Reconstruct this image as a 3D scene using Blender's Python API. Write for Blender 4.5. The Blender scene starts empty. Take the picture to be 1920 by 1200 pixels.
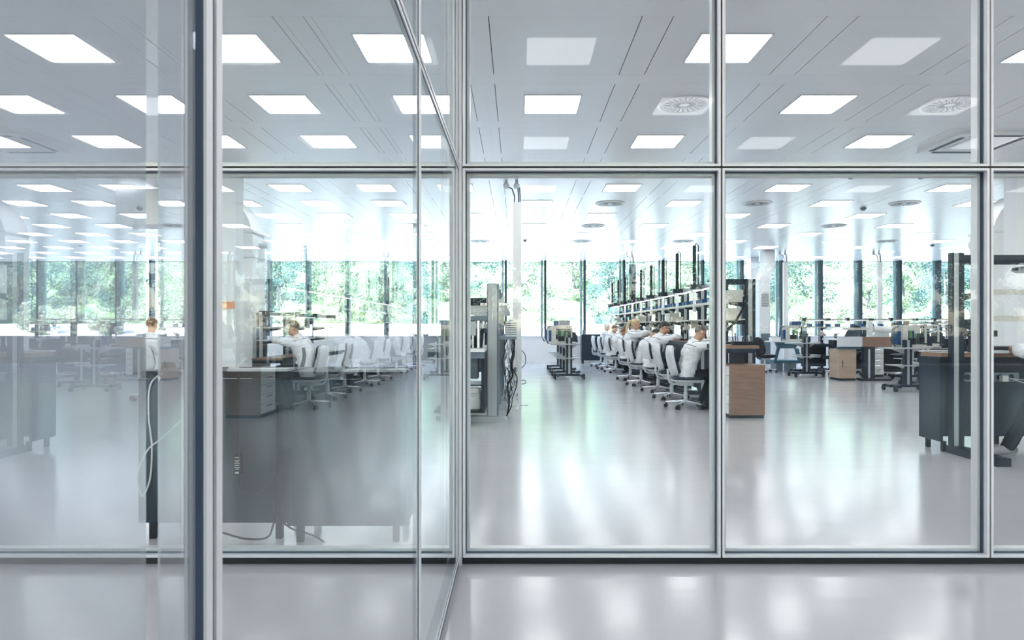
import bpy, bmesh, math, random
from mathutils import Vector, Matrix, noise
R = math.radians
PI = math.pi
sc = bpy.context.scene
COL = sc.collection
rnd = random.Random(7)

# ------------------------------------------------------------------ camera, world, sun, exposure
CAMZ, FPX, VX, VY = 1.21, 1238.0, 970.0, 612.0
cd = bpy.data.cameras.new('camera')
cam = bpy.data.objects.new('camera', cd)
COL.objects.link(cam)
cam.location = (0, 0, CAMZ)
cam.rotation_euler = (R(90), 0, 0)
cd.sensor_width = 36.0
cd.lens = FPX / 1920 * 36.0
cd.shift_x = (960 - VX) / 1920
cd.shift_y = (VY - 600) / 1920
cd.clip_start = 0.02
cd.dof.use_dof = True
cd.dof.focus_distance = 9.0
cd.dof.aperture_fstop = 16.0
sc.camera = cam

sc.view_settings.view_transform = 'Standard'
sc.view_settings.look = 'None'
sc.view_settings.gamma = 1.0
sc.view_settings.use_curve_mapping = False
sc.view_settings.exposure = 1.08
cy = sc.cycles
cy.use_denoising = True
cy.max_bounces = 9
cy.diffuse_bounces = 5
cy.glossy_bounces = 4
cy.transparent_max_bounces = 40
cy.sample_clamp_indirect = 6.0
cy.caustics_reflective = False
cy.caustics_refractive = False

w = bpy.data.worlds.new('sky')
sc.world = w
w.use_nodes = True
nt = w.node_tree
sky = nt.nodes.new('ShaderNodeTexSky')
sky.sky_type = 'NISHITA'
sky.sun_disc = False
sky.sun_elevation = R(50)
sky.sun_rotation = R(200)
bg = nt.nodes['Background']
bg.inputs['Strength'].default_value = 1.05
nt.links.new(sky.outputs[0], bg.inputs['Color'])

sd = bpy.data.lights.new('sun', 'SUN')
sd.energy = 12
sd.angle = R(0.6)
sd.color = (1.0, 0.97, 0.9)
sun = bpy.data.objects.new('sun', sd)
COL.objects.link(sun)
sun.location = (0, -10, 30)
sun.rotation_euler = (R(43), 0, R(-22))
LUM = 5.6        # ceiling light strength

# ------------------------------------------------------------------ helpers
def P(px, y, d):
    return Vector(((px - VX) * d / FPX, d, CAMZ - (y - VY) * d / FPX))

class MB:
    def __init__(s):
        s.v = []; s.f = []; s.m = []; s.s = []
    def add(s, vs, fs, m=0, smooth=False):
        o = len(s.v)
        s.v.extend([tuple(p) for p in vs])
        for f in fs:
            s.f.append(tuple(i + o for i in f)); s.m.append(m); s.s.append(smooth)
        return s
    def box(s, x0, x1, y0, y1, z0, z1, m=0, T=None):
        vs = [(x, y, z) for z in (z0, z1) for y in (y0, y1) for x in (x0, x1)]
        if T is not None: vs = [T @ Vector(p) for p in vs]
        return s.add(vs, [(0, 2, 3, 1), (4, 5, 7, 6), (0, 1, 5, 4), (2, 6, 7, 3), (0, 4, 6, 2), (1, 3, 7, 5)], m)
    def rbox(s, x0, x1, y0, y1, z0, z1, r=.01, m=0, T=None, n=3):
        # box with rounded vertical edges
        pts = []
        for cx, cy_, a0 in ((x1 - r, y1 - r, 0), (x0 + r, y1 - r, 90), (x0 + r, y0 + r, 180), (x1 - r, y0 + r, 270)):
            for i in range(n + 1):
                a = R(a0 + 90 * i / n)
                pts.append((cx + r * math.cos(a), cy_ + r * math.sin(a)))
        return s.prism(pts, z0, z1, m, T)
    def prism(s, pts, z0, z1, m=0, T=None, axis='z'):
        n = len(pts)
        def mk(p, z):
            if axis == 'z': return Vector((p[0], p[1], z))
            if axis == 'y': return Vector((p[0], z, p[1]))
            return Vector((z, p[0], p[1]))
        vs = [mk(p, z0) for p in pts] + [mk(p, z1) for p in pts]
        if T is not None: vs = [T @ p for p in vs]
        fs = [tuple(range(n - 1, -1, -1)), tuple(range(n, 2 * n))]
        fs += [(i, (i + 1) % n, n + (i + 1) % n, n + i) for i in range(n)]
        if axis == 'y': fs = [f[::-1] for f in fs]
        return s.add(vs, fs, m)
    def cyl(s, p0, p1, r0, r1=None, n=12, m=0, smooth=True, cap=True):
        p0 = Vector(p0); p1 = Vector(p1)
        r1 = r0 if r1 is None else r1
        d = (p1 - p0).normalized()
        a = d.orthogonal().normalized(); b = d.cross(a)
        vs = []
        for p, r in ((p0, r0), (p1, r1)):
            for i in range(n):
                t = 2 * PI * i / n
                vs.append(p + a * (r * math.cos(t)) + b * (r * math.sin(t)))
        s.add(vs, [(i, (i + 1) % n, n + (i + 1) % n, n + i) for i in range(n)], m, smooth)
        if cap:
            s.add(vs, [tuple(range(n - 1, -1, -1)), tuple(range(n, 2 * n))], m, False)
        return s
    def tube(s, pts, r, n=6, m=0):
        pts = [Vector(p) for p in pts]
        rs = r if isinstance(r, (list, tuple)) else [r] * len(pts)
        vs = []; fs = []; a = None
        for k, p in enumerate(pts):
            d = (pts[min(k + 1, len(pts) - 1)] - pts[max(k - 1, 0)])
            if d.length < 1e-9: d = Vector((0, 0, 1))
            d.normalize()
            a = d.orthogonal().normalized() if a is None else (a - d * a.dot(d)).normalized()
            b = d.cross(a)
            for i in range(n):
                t = 2 * PI * i / n
                vs.append(p + a * (rs[k] * math.cos(t)) + b * (rs[k] * math.sin(t)))
        for k in range(len(pts) - 1):
            for i in range(n):
                fs.append((k * n + i, k * n + (i + 1) % n, (k + 1) * n + (i + 1) % n, (k + 1) * n + i))
        s.add(vs, fs, m, True)
        L = (len(pts) - 1) * n
        return s.add(vs, [tuple(range(n - 1, -1, -1)), tuple(range(L, L + n))], m, False)
    def lathe(s, prof, c=(0, 0, 0), n=16, m=0, T=None):
        vs = []; fs = []
        for r, z in prof:
            for i in range(n):
                t = 2 * PI * i / n
                p = Vector((c[0] + r * math.cos(t), c[1] + r * math.sin(t), c[2] + z))
                vs.append(T @ p if T is not None else p)
        for k in range(len(prof) - 1):
            for i in range(n):
                fs.append((k * n + i, k * n + (i + 1) % n, (k + 1) * n + (i + 1) % n, (k + 1) * n + i))
        L = (len(prof) - 1) * n
        s.add(vs, fs, m, True)
        return s.add(vs, [tuple(range(n - 1, -1, -1)), tuple(range(L, L + n))], m, False)
    def ball(s, c, r, nu=14, nv=9, m=0, T=None):
        if not isinstance(r, (tuple, list)): r = (r, r, r)
        vs = []; fs = []
        for j in range(nv + 1):
            ph = PI * (j / nv) - PI / 2
            ph = max(-PI / 2 + .02, min(PI / 2 - .02, ph))
            for i in range(nu):
                t = 2 * PI * i / nu
                p = Vector((r[0] * math.cos(ph) * math.cos(t), r[1] * math.cos(ph) * math.sin(t), r[2] * math.sin(ph)))
                if T is not None: p = T @ p
                vs.append(p + Vector(c))
        for j in range(nv):
            for i in range(nu):
                fs.append((j * nu + i, j * nu + (i + 1) % nu, (j + 1) * nu + (i + 1) % nu, (j + 1) * nu + i))
        fs += [tuple(range(nu - 1, -1, -1)), tuple(range(nv * nu, nv * nu + nu))]
        return s.add(vs, fs, m, True)
    def loft(s, rings, m=0, smooth=True):
        n = len(rings[0]); vs = [p for r in rings for p in r]; fs = []
        for k in range(len(rings) - 1):
            for i in range(n):
                fs.append((k * n + i, k * n + (i + 1) % n, (k + 1) * n + (i + 1) % n, (k + 1) * n + i))
        s.add(vs, fs, m, smooth)
        L = (len(rings) - 1) * n
        return s.add(vs, [tuple(range(n - 1, -1, -1)), tuple(range(L, L + n))], m, smooth)
    def mesh(s, name, mats):
        me = bpy.data.meshes.new(name)
        me.from_pydata(s.v, [], s.f)
        for mt in (mats if isinstance(mats, (list, tuple)) else [mats]): me.materials.append(mt)
        me.polygons.foreach_set('material_index', s.m)
        me.polygons.foreach_set('use_smooth', s.s)
        me.update()
        return me
    def build(s, name, mats, parent=None, loc=None, label=None):
        o = bpy.data.objects.new(name, s.mesh(name, mats))
        COL.objects.link(o)
        if parent is not None: o.parent = parent
        if loc is not None: o.location = loc
        if label: o['label'] = label
        return o

def smooth(pts, n=6):
    pts = [Vector(p) for p in pts]; out = []
    for i in range(len(pts) - 1):
        p0, p1, p2, p3 = pts[max(i - 1, 0)], pts[i], pts[i + 1], pts[min(i + 2, len(pts) - 1)]
        for k in range(n):
            t = k / n
            out.append(.5 * ((2 * p1) + (p2 - p0) * t + (2 * p0 - 5 * p1 + 4 * p2 - p3) * t * t + (3 * p1 - p0 - 3 * p2 + p3) * t ** 3))
    return out + [pts[-1]]

def tag(o, label=None, cat=None, group=None, kind=None):
    if label: o['label'] = label
    if cat: o['category'] = cat
    if group: o['group'] = group
    if kind: o['kind'] = kind
    return o

def empty(name, loc=(0, 0, 0), rz=0.0):
    o = bpy.data.objects.new(name, None)
    o.empty_display_size = .1
    COL.objects.link(o)
    o.location = loc
    o.rotation_euler = (0, 0, rz)
    return o

KIDS = {}
def copy_tree(o, parent=None):
    c = o.copy(); COL.objects.link(c)
    if parent is not None: c.parent = parent
    for ch in list(o.children): copy_tree(ch, c)
    return c

def place(proto, first, loc, rz=0.0, label=None, group=None, cat=None):
    o = proto if first else copy_tree(proto)
    o.location = loc; o.rotation_euler = (0, 0, rz)
    tag(o, label, cat, group)
    return o

ORD = ['first', 'second', 'third', 'fourth', 'fifth', 'sixth', 'seventh', 'eighth', 'ninth', 'tenth', 'eleventh', 'twelfth']

# ------------------------------------------------------------------ materials
def mat(name, col, rough=.5, metal=0.0, spec=.5, var=.06, scale=12.0, bump=0.0, emit=None, es=0.0, coat=0.0, stretch=None):
    m = bpy.data.materials.new(name); m.use_nodes = True
    n = m.node_tree.nodes; l = m.node_tree.links
    b = n['Principled BSDF']
    b.inputs['Roughness'].default_value = rough
    b.inputs['Metallic'].default_value = metal
    b.inputs['Specular IOR Level'].default_value = spec
    b.inputs['Coat Weight'].default_value = coat
    tc = n.new('ShaderNodeTexCoord'); nz = n.new('ShaderNodeTexNoise')
    nz.inputs['Scale'].default_value = scale; nz.inputs['Detail'].default_value = 3
    if stretch:
        mp = n.new('ShaderNodeMapping'); mp.inputs['Scale'].default_value = stretch
        l.new(tc.outputs['Object'], mp.inputs[0]); l.new(mp.outputs[0], nz.inputs['Vector'])
    else:
        l.new(tc.outputs['Object'], nz.inputs['Vector'])
    rp = n.new('ShaderNodeValToRGB')
    rp.color_ramp.elements[0].position = .3; rp.color_ramp.elements[1].position = .7
    rp.color_ramp.elements[0].color = tuple(max(0, c * (1 - var)) for c in col) + (1,)
    rp.color_ramp.elements[1].color = tuple(min(1, c * (1 + var)) for c in col) + (1,)
    l.new(nz.outputs['Fac'], rp.inputs[0]); l.new(rp.outputs[0], b.inputs['Base Color'])
    if bump:
        bp = n.new('ShaderNodeBump'); bp.inputs['Strength'].default_value = bump; bp.inputs['Distance'].default_value = .02
        l.new(nz.outputs['Fac'], bp.inputs['Height']); l.new(bp.outputs[0], b.inputs['Normal'])
    if emit:
        b.inputs['Emission Color'].default_value = tuple(emit) + (1,)
        b.inputs['Emission Strength'].default_value = es
    return m

def glass(name, tint=(.97, .985, .98), f0=.042, add=0.0, haze=0.0, hazecol=(.86, .88, .91)):
    """clear sheet: transparent + mirror reflection that grows towards grazing angles on every face of the sheet"""
    m = bpy.data.materials.new(name); m.use_nodes = True
    n = m.node_tree.nodes; l = m.node_tree.links
    n.remove(n['Principled BSDF'])
    out = n['Material Output']
    g = n.new('ShaderNodeNewGeometry')
    d = n.new('ShaderNodeVectorMath'); d.operation = 'DOT_PRODUCT'
    l.new(g.outputs['Normal'], d.inputs[0]); l.new(g.outputs['Incoming'], d.inputs[1])
    def mth(op, a, b_=None):
        x = n.new('ShaderNodeMath'); x.operation = op
        for i, q in enumerate((a, b_)):
            if q is None: continue
            if isinstance(q, (int, float)): x.inputs[i].default_value = q
            else: l.new(q, x.inputs[i])
        return x.outputs[0]
    c = mth('ABSOLUTE', d.outputs['Value'])
    p = mth('POWER', mth('SUBTRACT', 1.0, c), 5.0)
    F = mth('ADD', mth('MULTIPLY', p, 1 - f0 - add), f0 + add)
    tr = n.new('ShaderNodeBsdfTransparent'); tr.inputs[0].default_value = tuple(tint) + (1,)
    gl = n.new('ShaderNodeBsdfGlossy'); gl.inputs['Roughness'].default_value = 0.0
    gl.inputs['Color'].default_value = (.96, .98, 1, 1)
    mx = n.new('ShaderNodeMixShader'); l.new(F, mx.inputs[0])
    if haze:
        tc = n.new('ShaderNodeTexCoord'); nz = n.new('ShaderNodeTexNoise'); nz.inputs['Scale'].default_value = 2.0
        l.new(tc.outputs['Object'], nz.inputs['Vector'])
        hz = mth('ADD', mth('MULTIPLY', nz.outputs['Fac'], haze * .15), haze * .92)
        df = n.new('ShaderNodeBsdfDiffuse'); df.inputs[0].default_value = tuple(hazecol) + (1,)
        m2 = n.new('ShaderNodeMixShader'); l.new(hz, m2.inputs[0])
        l.new(tr.outputs[0], m2.inputs[1]); l.new(df.outputs[0], m2.inputs[2])
        l.new(m2.outputs[0], mx.inputs[1])
    else:
        l.new(tr.outputs[0], mx.inputs[1])
    l.new(gl.outputs[0], mx.inputs[2]); l.new(mx.outputs[0], out.inputs['Surface'])
    return m

M = {}
M['alu'] = mat('brushed_aluminium', (.40, .42, .44), .38, .25, stretch=(1, 1, .05), scale=60)
M['frame'] = mat('satin_anodised_frame', (.70, .70, .72), .35, .15, var=.03)
M['black'] = mat('black_plinth', (.006, .007, .010), .5)
M['gasket'] = mat('dark_gasket', (.045, .07, .115), .5)
M['navy'] = mat('navy_powder_coat', (.011, .019, .036), .4, spec=.3)
M['navy2'] = mat('slate_panel', (.013, .023, .041), .45, spec=.25, var=.05)
M['dark'] = mat('dark_plastic', (.006, .009, .016), .5, spec=.3)
M['grey'] = mat('grey_metal', (.13, .17, .22), .4, .2)
M['lgrey'] = mat('light_grey_shell', (.62, .65, .68), .4)
M['white'] = mat('white_lacquer', (.80, .81, .82), .35, var=.02)
M['cream'] = mat('cream_plastic', (.55, .55, .50), .5)
M['chrome'] = mat('chrome', (.7, .72, .75), .15, 1.0)
M['wood'] = mat('beech_board', (.24, .14, .095), .45, stretch=(1, 1, 9), scale=5, var=.14, coat=.1)
M['woodl'] = mat('light_beech_board', (.42, .31, .23), .45, stretch=(1, 1, 9), scale=5, var=.12)
M['blue'] = mat('blue_plastic', (.012, .06, .18), .45, spec=.3)
M['teal'] = mat('teal_metal', (.04, .11, .16), .4, spec=.3)
M['green'] = mat('green_plastic', (.18, .42, .16), .5)
M['orange'] = mat('orange_label', (.75, .25, .08), .6)
M['screen'] = mat('dark_screen', (.02, .03, .045), .12)
M['coat'] = mat('white_cotton', (.80, .82, .85), .85, spec=.2, var=.05, scale=9)
M['piping'] = mat('dark_piping', (.03, .05, .08), .8)
M['trouser'] = mat('black_trousers', (.006, .008, .013), .85, spec=.2)
M['skin'] = mat('skin', (.56, .33, .23), .5, var=.08, scale=20)
M['eye'] = mat('eye', (.05, .035, .03), .2)
M['lips'] = mat('lips', (.42, .18, .15), .5)
for k, c in dict(blond=(.62, .48, .28), black=(.018, .016, .018), brown=(.10, .058, .035), grey=(.14, .135, .13), silver=(.55, .56, .56), chestnut=(.17, .085, .045)).items():
    M['hair_' + k] = mat('hair_' + k, c, .5, var=.3, scale=60, stretch=(1, 1, .15), bump=.4)
M['led'] = mat('light_diffuser', (.9, .9, .9), .5, emit=(1, 1, 1), es=LUM)
M['strip'] = mat('led_strip', (.9, .9, .9), .5, emit=(1, 1, 1), es=1.6)
M['glass'] = glass('partition_glass', f0=.012)
M['glassnear'] = glass('sheer_film_glass', tint=(.72, .74, .77), f0=.10, add=.15, haze=.21)
M['glasswin'] = glass('window_glass', tint=(.93, .97, .96), f0=.02)
# ------------------------------------------------------------------ the room
CEIL = 3.47
YF = 3.335           # front face of the glazed partition
XL = -0.291          # face of the glazed partition on the left
YW = 22.3            # window wall at the far end
YB = -15.6           # window wall behind
XA, XB = -25.0, 25.0
G0, PIT = -0.325, 1.35   # ceiling grid

def floor_material():
    m = mat('polished_resin_floor', (.475, .475, .50), .2, spec=.8, var=.02, scale=.8)
    n = m.node_tree.nodes; l = m.node_tree.links; b = n['Principled BSDF']
    tc = n.new('ShaderNodeTexCoord')
    mp = n.new('ShaderNodeMapping'); mp.inputs['Scale'].default_value = (.45, 2.2, 1)
    l.new(tc.outputs['Object'], mp.inputs[0])
    nz = n.new('ShaderNodeTexNoise'); nz.inputs['Scale'].default_value = 1.6; nz.inputs['Detail'].default_value = 4
    l.new(mp.outputs[0], nz.inputs['Vector'])
    bp = n.new('ShaderNodeBump'); bp.inputs['Strength'].default_value = .11; bp.inputs['Distance'].default_value = .02
    l.new(nz.outputs['Fac'], bp.inputs['Height']); l.new(bp.outputs[0], b.inputs['Normal'])
    mr = n.new('ShaderNodeMapRange')
    mr.inputs['To Min'].default_value = .11; mr.inputs['To Max'].default_value = .22
    l.new(nz.outputs['Fac'], mr.inputs[0]); l.new(mr.outputs[0], b.inputs['Roughness'])
    return m
fb = MB().box(XA, XB, YB, YW + .4, -.12, 0)
tag(fb.build('floor', floor_material()), kind='structure')

# ceiling: dark void slab, with metal panels and bands hung under it
M['ceil'] = mat('white_metal_ceiling', (.80, .81, .83), .28, spec=.55, var=.015, scale=1.0)
c = MB()
c.box(XA, XB, YB - .3, YW + 1.0, CEIL + .012, CEIL + .25, 1)
HB = .114; GAP = .0035
ky0, ky1 = int((YB - 4.695) // PIT), int((YW - 4.695) / PIT) + 1
kx0, kx1 = int((XA - G0) // PIT) + 1, int((XB - G0) / PIT)
for j in range(ky0, ky1 + 1):
    ys = 4.695 + j * PIT
    if ys - HB > YW: continue
    # cross band running along x, centred on the grid line
    c.box(XA, XB, max(YB, ys - HB), (YW + .62 if ys + PIT - HB > YW else ys + HB), CEIL, CEIL + .01, 0)
    y0, y1 = ys + HB + GAP * .5, ys + PIT - HB - GAP * .5
    if y0 > YW: continue
    for i in range(kx0, kx1):
        xs = G0 + i * PIT
        c.box(xs - HB + GAP, xs + HB - GAP, y0, min(y1, YW), CEIL, CEIL + .01, 0)
        c.box(xs + HB + GAP, xs + PIT - HB - GAP, y0, min(y1, YW), CEIL, CEIL + .01, 0)
tag(c.build('ceiling', [M['ceil'], M['black']]), kind='structure')

# far window wall: sill wall, mullions, panes
M['wall'] = mat('white_wall_paint', (.74, .76, .78), .6, var=.015, scale=2)
s = MB().box(XA, XB, YW, YW + .12, 0, .86).box(XA, XB, YW - .03, YW + .55, .86, .885)
tag(s.build('wall_back', M['wall']), kind='structure')
s = MB().box(XA, XB, YB - .12, YB, 0, .86).box(XA, XB, YB - .5, YB + .03, .86, .885)
tag(s.build('wall_front', M['wall']), kind='structure')
for nm, x0, x1 in (('wall_left', XA - .2, XA), ('wall_right', XB, XB + .2)):
    tag(MB().box(x0, x1, YB - .3, YW + .6, 0, CEIL + .2).build(nm, M['wall']), kind='structure')

def window_bay():
    o = empty('window_1'); tag(o, kind='structure')
    f = MB().box(-.035, .035, -.16, .10, 0, CEIL - .885)
    f.build('mullion', M['navywin'], o)
    MB().box(-.15, -.075, .02, .09, 0, CEIL - .885).build('side_reflection', M['winstrip'], o)  # pale strip: reflection on the mullion's glassy side, put into the colour
    MB().box(-.035, PIT - .035, .05, .062, 0, CEIL - .885).build('pane', M['glasswin'], o)
    return o
M['navywin'] = mat('dark_window_mullion', (.018, .035, .060), .35)
M['winstrip'] = mat('pale_mullion_reflection', (.30, .44, .46), .4)
wp = window_bay()
n = 1
for k in range(-18, 18):
    o = wp if n == 1 else copy_tree(wp)
    o.name = 'window_%d' % n; n += 1
    o.location = (.956 + PIT * k, 22.72, .885)
for k in range(-9, 9):
    o = copy_tree(wp); o.name = 'window_%d' % n; n += 1
    o.location = (.956 + PIT * (k + 1), YB - .25, .885); o.rotation_euler = (0, 0, PI)

# glazed partition panels (local x along the wall, y into the wall, z up)
def panel(name, w, h, flush=0, near=False, gap=None):
    o = empty(name); tag(o, kind='structure')
    e = .002
    def ring(t0, t1, y0, y1, mb, m=0):
        for (x0, x1, z0, z1) in ((t0, t1, t0, h - t0), (w - t1, w - t0, t0, h - t0), (t1, w - t1, t0, t1), (t1, w - t1, h - t1, h - t0)):
            mb.box(x0, x1, y0, y1, z0, z1, m)
    fr = MB(); gk = MB()
    if flush:
        ring(e, .0145, 0, .003, fr); ring(.0025, .0145, .0031, flush + .0025, gk); ring(e, .0145, flush + .0026, flush + .006, fr)
    else:
        ring(e, .014, 0, .092, fr); ring(.019, .034, .046, .092, fr)
        ring(.0141, .019, .028, .045, gk)
    fr.build('frame', M['frame'], o); gk.build('gasket', M['gasket'], o)
    g0, g1 = (flush, flush + .002) if flush else (.033, .041)
    gm = M['glassnear' if near else 'glass']
    if gap:
        MB().box(.0148, gap[0], g0, g1, .0148, h - .0148).build('pane', gm, o)
        MB().box(gap[1], w - .0148, g0, g1, .0148, h - .0148).build('pane', gm, o)
    else:
        MB().box(.0148, w - .0148, g0, g1, .0148, h - .0148).build('pane', gm, o)
    return o
ZB, ZT0, ZT1 = .040, 2.012, 2.018
def put(w, loc, rz, near=False, gap=None, flush=0):
    global n
    for z0, z1 in ((ZB, ZT0), (ZT1, CEIL)):
        o = panel('window_%d' % n, w - .004, z1 - z0, flush=flush, near=near, gap=gap); n += 1
        o.location = (loc[0], loc[1], z0); o.rotation_euler = (0, 0, rz)
xs = [XL + .012, 1.032, 2.39, 3.745, 5.1, 6.45]
for i in range(5): put(xs[i + 1] - xs[i], (xs[i] + .002, YF, 0), 0)
xs2 = [XL - .065, -1.682, -3.04, -4.395, -5.75]
for i in range(4): put(xs2[i] - xs2[i + 1], (xs2[i + 1] + .002, YF, 0), 0)
# left partition, local x -> +Y, local y -> -X
ys = [YF, 1.985, .635, -.715, -2.065, -3.415]
for i in range(5):
    w_ = ys[i] - ys[i + 1]
    nr = i >= 2
    put(w_, (XL, ys[i + 1] + .002, 0), R(90), near=nr, gap=(1.2492, 1.2704) if i == 2 else None, flush=.0105 if i >= 1 and i == 2 else .0045)
# the dark core strips between panels and the black plinth
bs = MB().box(XL + .012, 6.45, YF + .03, YF + .075, 0, ZB).box(-5.75, XL - .065, YF + .03, YF + .075, 0, ZB)
tag(bs.build('baseboard_front', M['black']), kind='structure')
bs = MB().box(XL - .05, XL - .006, ys[-1], YF, 0, ZB)
tag(bs.build('baseboard_left', M['gasket']), kind='structure')
jb = MB()
for x in xs[1:-1]: jb.box(x - .002, x + .002, YF + .008, YF + .09, ZB, CEIL)
jb.box(XL + .012, 6.45, YF + .008, YF + .09, ZT0, ZT1)
for x in xs2[1:-1]: jb.box(x - .002, x + .002, YF + .008, YF + .09, ZB, CEIL)
jb.box(-5.75, XL - .065, YF + .008, YF + .09, ZT0, ZT1)
tag(jb.build('trim_1', M['black']), kind='structure')
jb = MB()
for y in ys[1:-1]: jb.box(XL - .023, XL - .003, y - .0015, y + .0015, ZB, CEIL)
jb.box(XL - .023, XL - .003, ys[-1], YF, ZT0, ZT1)
tag(jb.build('trim_2', M['gasket']), kind='structure')
tag(MB().box(XL - .063, XL + .010, YF + .002, YF + .092, 0, CEIL).box(XL - .005, XL + .0105, YF - .004, YF + .002, 0, CEIL).build('trim_3', M['frame']), kind='structure')

# boxed columns and ventilation ducts
def column(name, x0, x1, y0, y1):
    tag(MB().box(x0, x1, y0, y1, 0, CEIL).build(name, M['wall']), kind='structure')
column('column_1', 7.09, 7.62, 9.36, 9.62)
column('column_2', -4.52, -3.99, 9.36, 9.62)
column('column_3', 7.60, 7.86, 21.5, 21.9)
def duct(loc, sx, label):
    o = empty('ventilation_duct', loc)
    tag(o, label, 'duct')
    prof = [(0, 0), (0, 2.62)]
    for i in range(1, 9):
        a = PI / 2 * i / 8
        prof.append((.85 * (1 - math.cos(a)), 2.62 + .80 * math.sin(a)))
    prof += [(2.2, 3.42), (2.2, 2.85), (1.05, 2.85), (1.0, 2.8), (1.0, 0)]
    MB().prism([(sx * x, z) for x, z in prof], 0, .52, axis='y').build('casing', M['wall'], o)
    for z in (2.32, 2.72): MB().box(min(-.02 * sx, 1.02 * sx), max(-.02 * sx, 1.02 * sx), -.02, .54, z, z + .03).build('flange', M['lgrey'], o)
    MB().cyl((0, .3, 2.55), (-.14 * sx, .3, 2.55), .06).build('spigot', M['lgrey'], o)
    return o
duct((7.62, 10.6, 0), 1, 'tall white ventilation duct with rounded elbow at the right edge of the hall')
duct((-4.25, 10.6, 0), -1, 'tall white ventilation duct with rounded elbow seen through the left glass')
def grille_duct(loc):
    o = empty('ventilation_duct', loc); tag(o, 'slim white duct with dark wall grille beside the service pole', 'duct')
    prof = [(-.16, 0), (.16, 0), (.16, 2.55), (.20, 2.72), (.27, 2.9), (.30, 3.1), (.30, 3.46), (-.02, 3.46), (-.03, 3.05), (-.07, 2.8), (-.16, 2.62)]
    MB().prism(prof, 0, .34, axis='y').build('casing', M['wall'], o)
    for z in (1.15, 2.24, 2.55): MB().box(-.168, .168, -.008, .348, z, z + .012).build('joint_flange', M['lgrey'], o)
    g = MB().box(-.125, .125, -.012, 0, 1.78, 2.24, 1)
    for i in range(14): g.box(-.11, .11, -.016, -.012, 1.80 + i * .03, 1.815 + i * .03, 0)
    g.build('grille', [M['gasket'], M['white']], o)
    MB().box(-.12, .16, -.012, 0, .1, 1.0).build('lower_panel', M['grey'], o)
grille_duct((7.35, 19.6, 0))

# ------------------------------------------------------------------ ceiling lights, air outlets, sensors
def ceiling_light():
    o = empty('ceiling_light')
    tag(o, 'square white recessed light panel set flush in the metal ceiling grid', 'light', 'recessed ceiling lights in the grid')
    f = MB(); a = .285; b_ = .272
    for (x0, x1, y0, y1) in ((-a, -b_, -a, a), (b_, a, -a, a), (-b_, b_, -a, -b_), (-b_, b_, b_, a)):
        f.box(x0, x1, y0, y1, -.008, 0)
    f.build('frame', M['lgrey'], o)
    MB().rbox(-b_ + .001, b_ - .001, -b_ + .001, b_ - .001, -.006, -.001, .035).build('diffuser', M['led'], o)
    return o
def air_outlet():
    o = empty('air_outlet')
    tag(o, 'round swirl air outlet with radial slots in the metal ceiling', 'vent', 'swirl air outlets in the ceiling')
    MB().lathe([(.27, -.002), (.27, -.010), (.235, -.014), (.235, -.002)], n=28).build('rim', M['white'], o)
    s = MB().lathe([(.234, -.003), (.233, -.008), (.001, -.008)], n=28, m=1)
    for k in range(22):
        a = 2 * PI * k / 22
        for r0, r1 in ((.05, .12), (.13, .21)):
            T = Matrix.Rotation(a + r0 * 2, 4, 'Z')
            s.box(r0, r1, -.007, .007, -.010, -.007, 0, T)
    s.build('swirl_plate', [M['grey'], M['white']], o)
    return o
lp = ceiling_light(); ap = air_outlet()
fl = fa = True
AIR = {(1.7, 1), (4.4, 1), (1.7, 5), (4.4, 5), (7.1, 5), (1.7, 7), (7.1, 7), (4.4, 9), (1.7, 9), (-1.0, 9), (9.8, 9), (9.8, 5)}
for j in range(-7, 13):
    y = 5.37 + PIT * j
    for i in range(-14, 14):
        x = .35 + PIT * i
        if j < 0 and not (-9 < x < 9): continue
        if not (-14 < x < 15) and abs(x) > .80 * abs(y) + 1.0: continue
        xr = round(x, 2)
        if (i + j) % 2 != 0 or (j >= 4 and False):
            if (j, i) == (2, 4): continue
            place(lp, fl, (x, y, CEIL)); fl = False
        else:
            key = (round(x, 1), j); mkey = (round(-.65 - x, 1), j)
            if key in AIR or mkey in AIR:
                place(ap, fa, (x, y, CEIL)); fa = False
# ceiling cassette on the right
o = empty('air_conditioning_cassette', (5.62, 8.1, CEIL))
tag(o, 'square white ceiling cassette with dark outlet slots around a grille', 'air conditioner')
MB().rbox(-.46, .46, -.46, .46, -.03, 0, .05).build('frame', M['white'], o)
sl = MB()
for s_ in (-1, 1):
    sl.box(-.3, .3, s_ * .36 - .03, s_ * .36 + .03, -.034, -.0305); sl.box(s_ * .36 - .03, s_ * .36 + .03, -.3, .3, -.034, -.0305)
sl.build('slot', M['gasket'], o)
g = MB().box(-.26, .26, -.26, .26, -.035, -.0305)
g.build('intake_grille', M['lgrey'], o)
# smoke detectors
sm = MB().lathe([(.055, 0), (.055, -.02), (.03, -.05), (.001, -.05)], n=14)
for i, p in enumerate(((5.0, 9.9), (6.05, 9.9), (.2, 17.3), (11.5, 18.3), (6.6, 12.6))):
    oo = sm.build('smoke_detector', M['grey'], loc=(p[0], p[1], CEIL)) if i == 0 else oo.copy()
    if i: COL.objects.link(oo); oo.location = (p[0], p[1], CEIL)
    tag(oo, 'small round grey detector on the white ceiling', 'detector', 'detectors on the ceiling')
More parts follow.
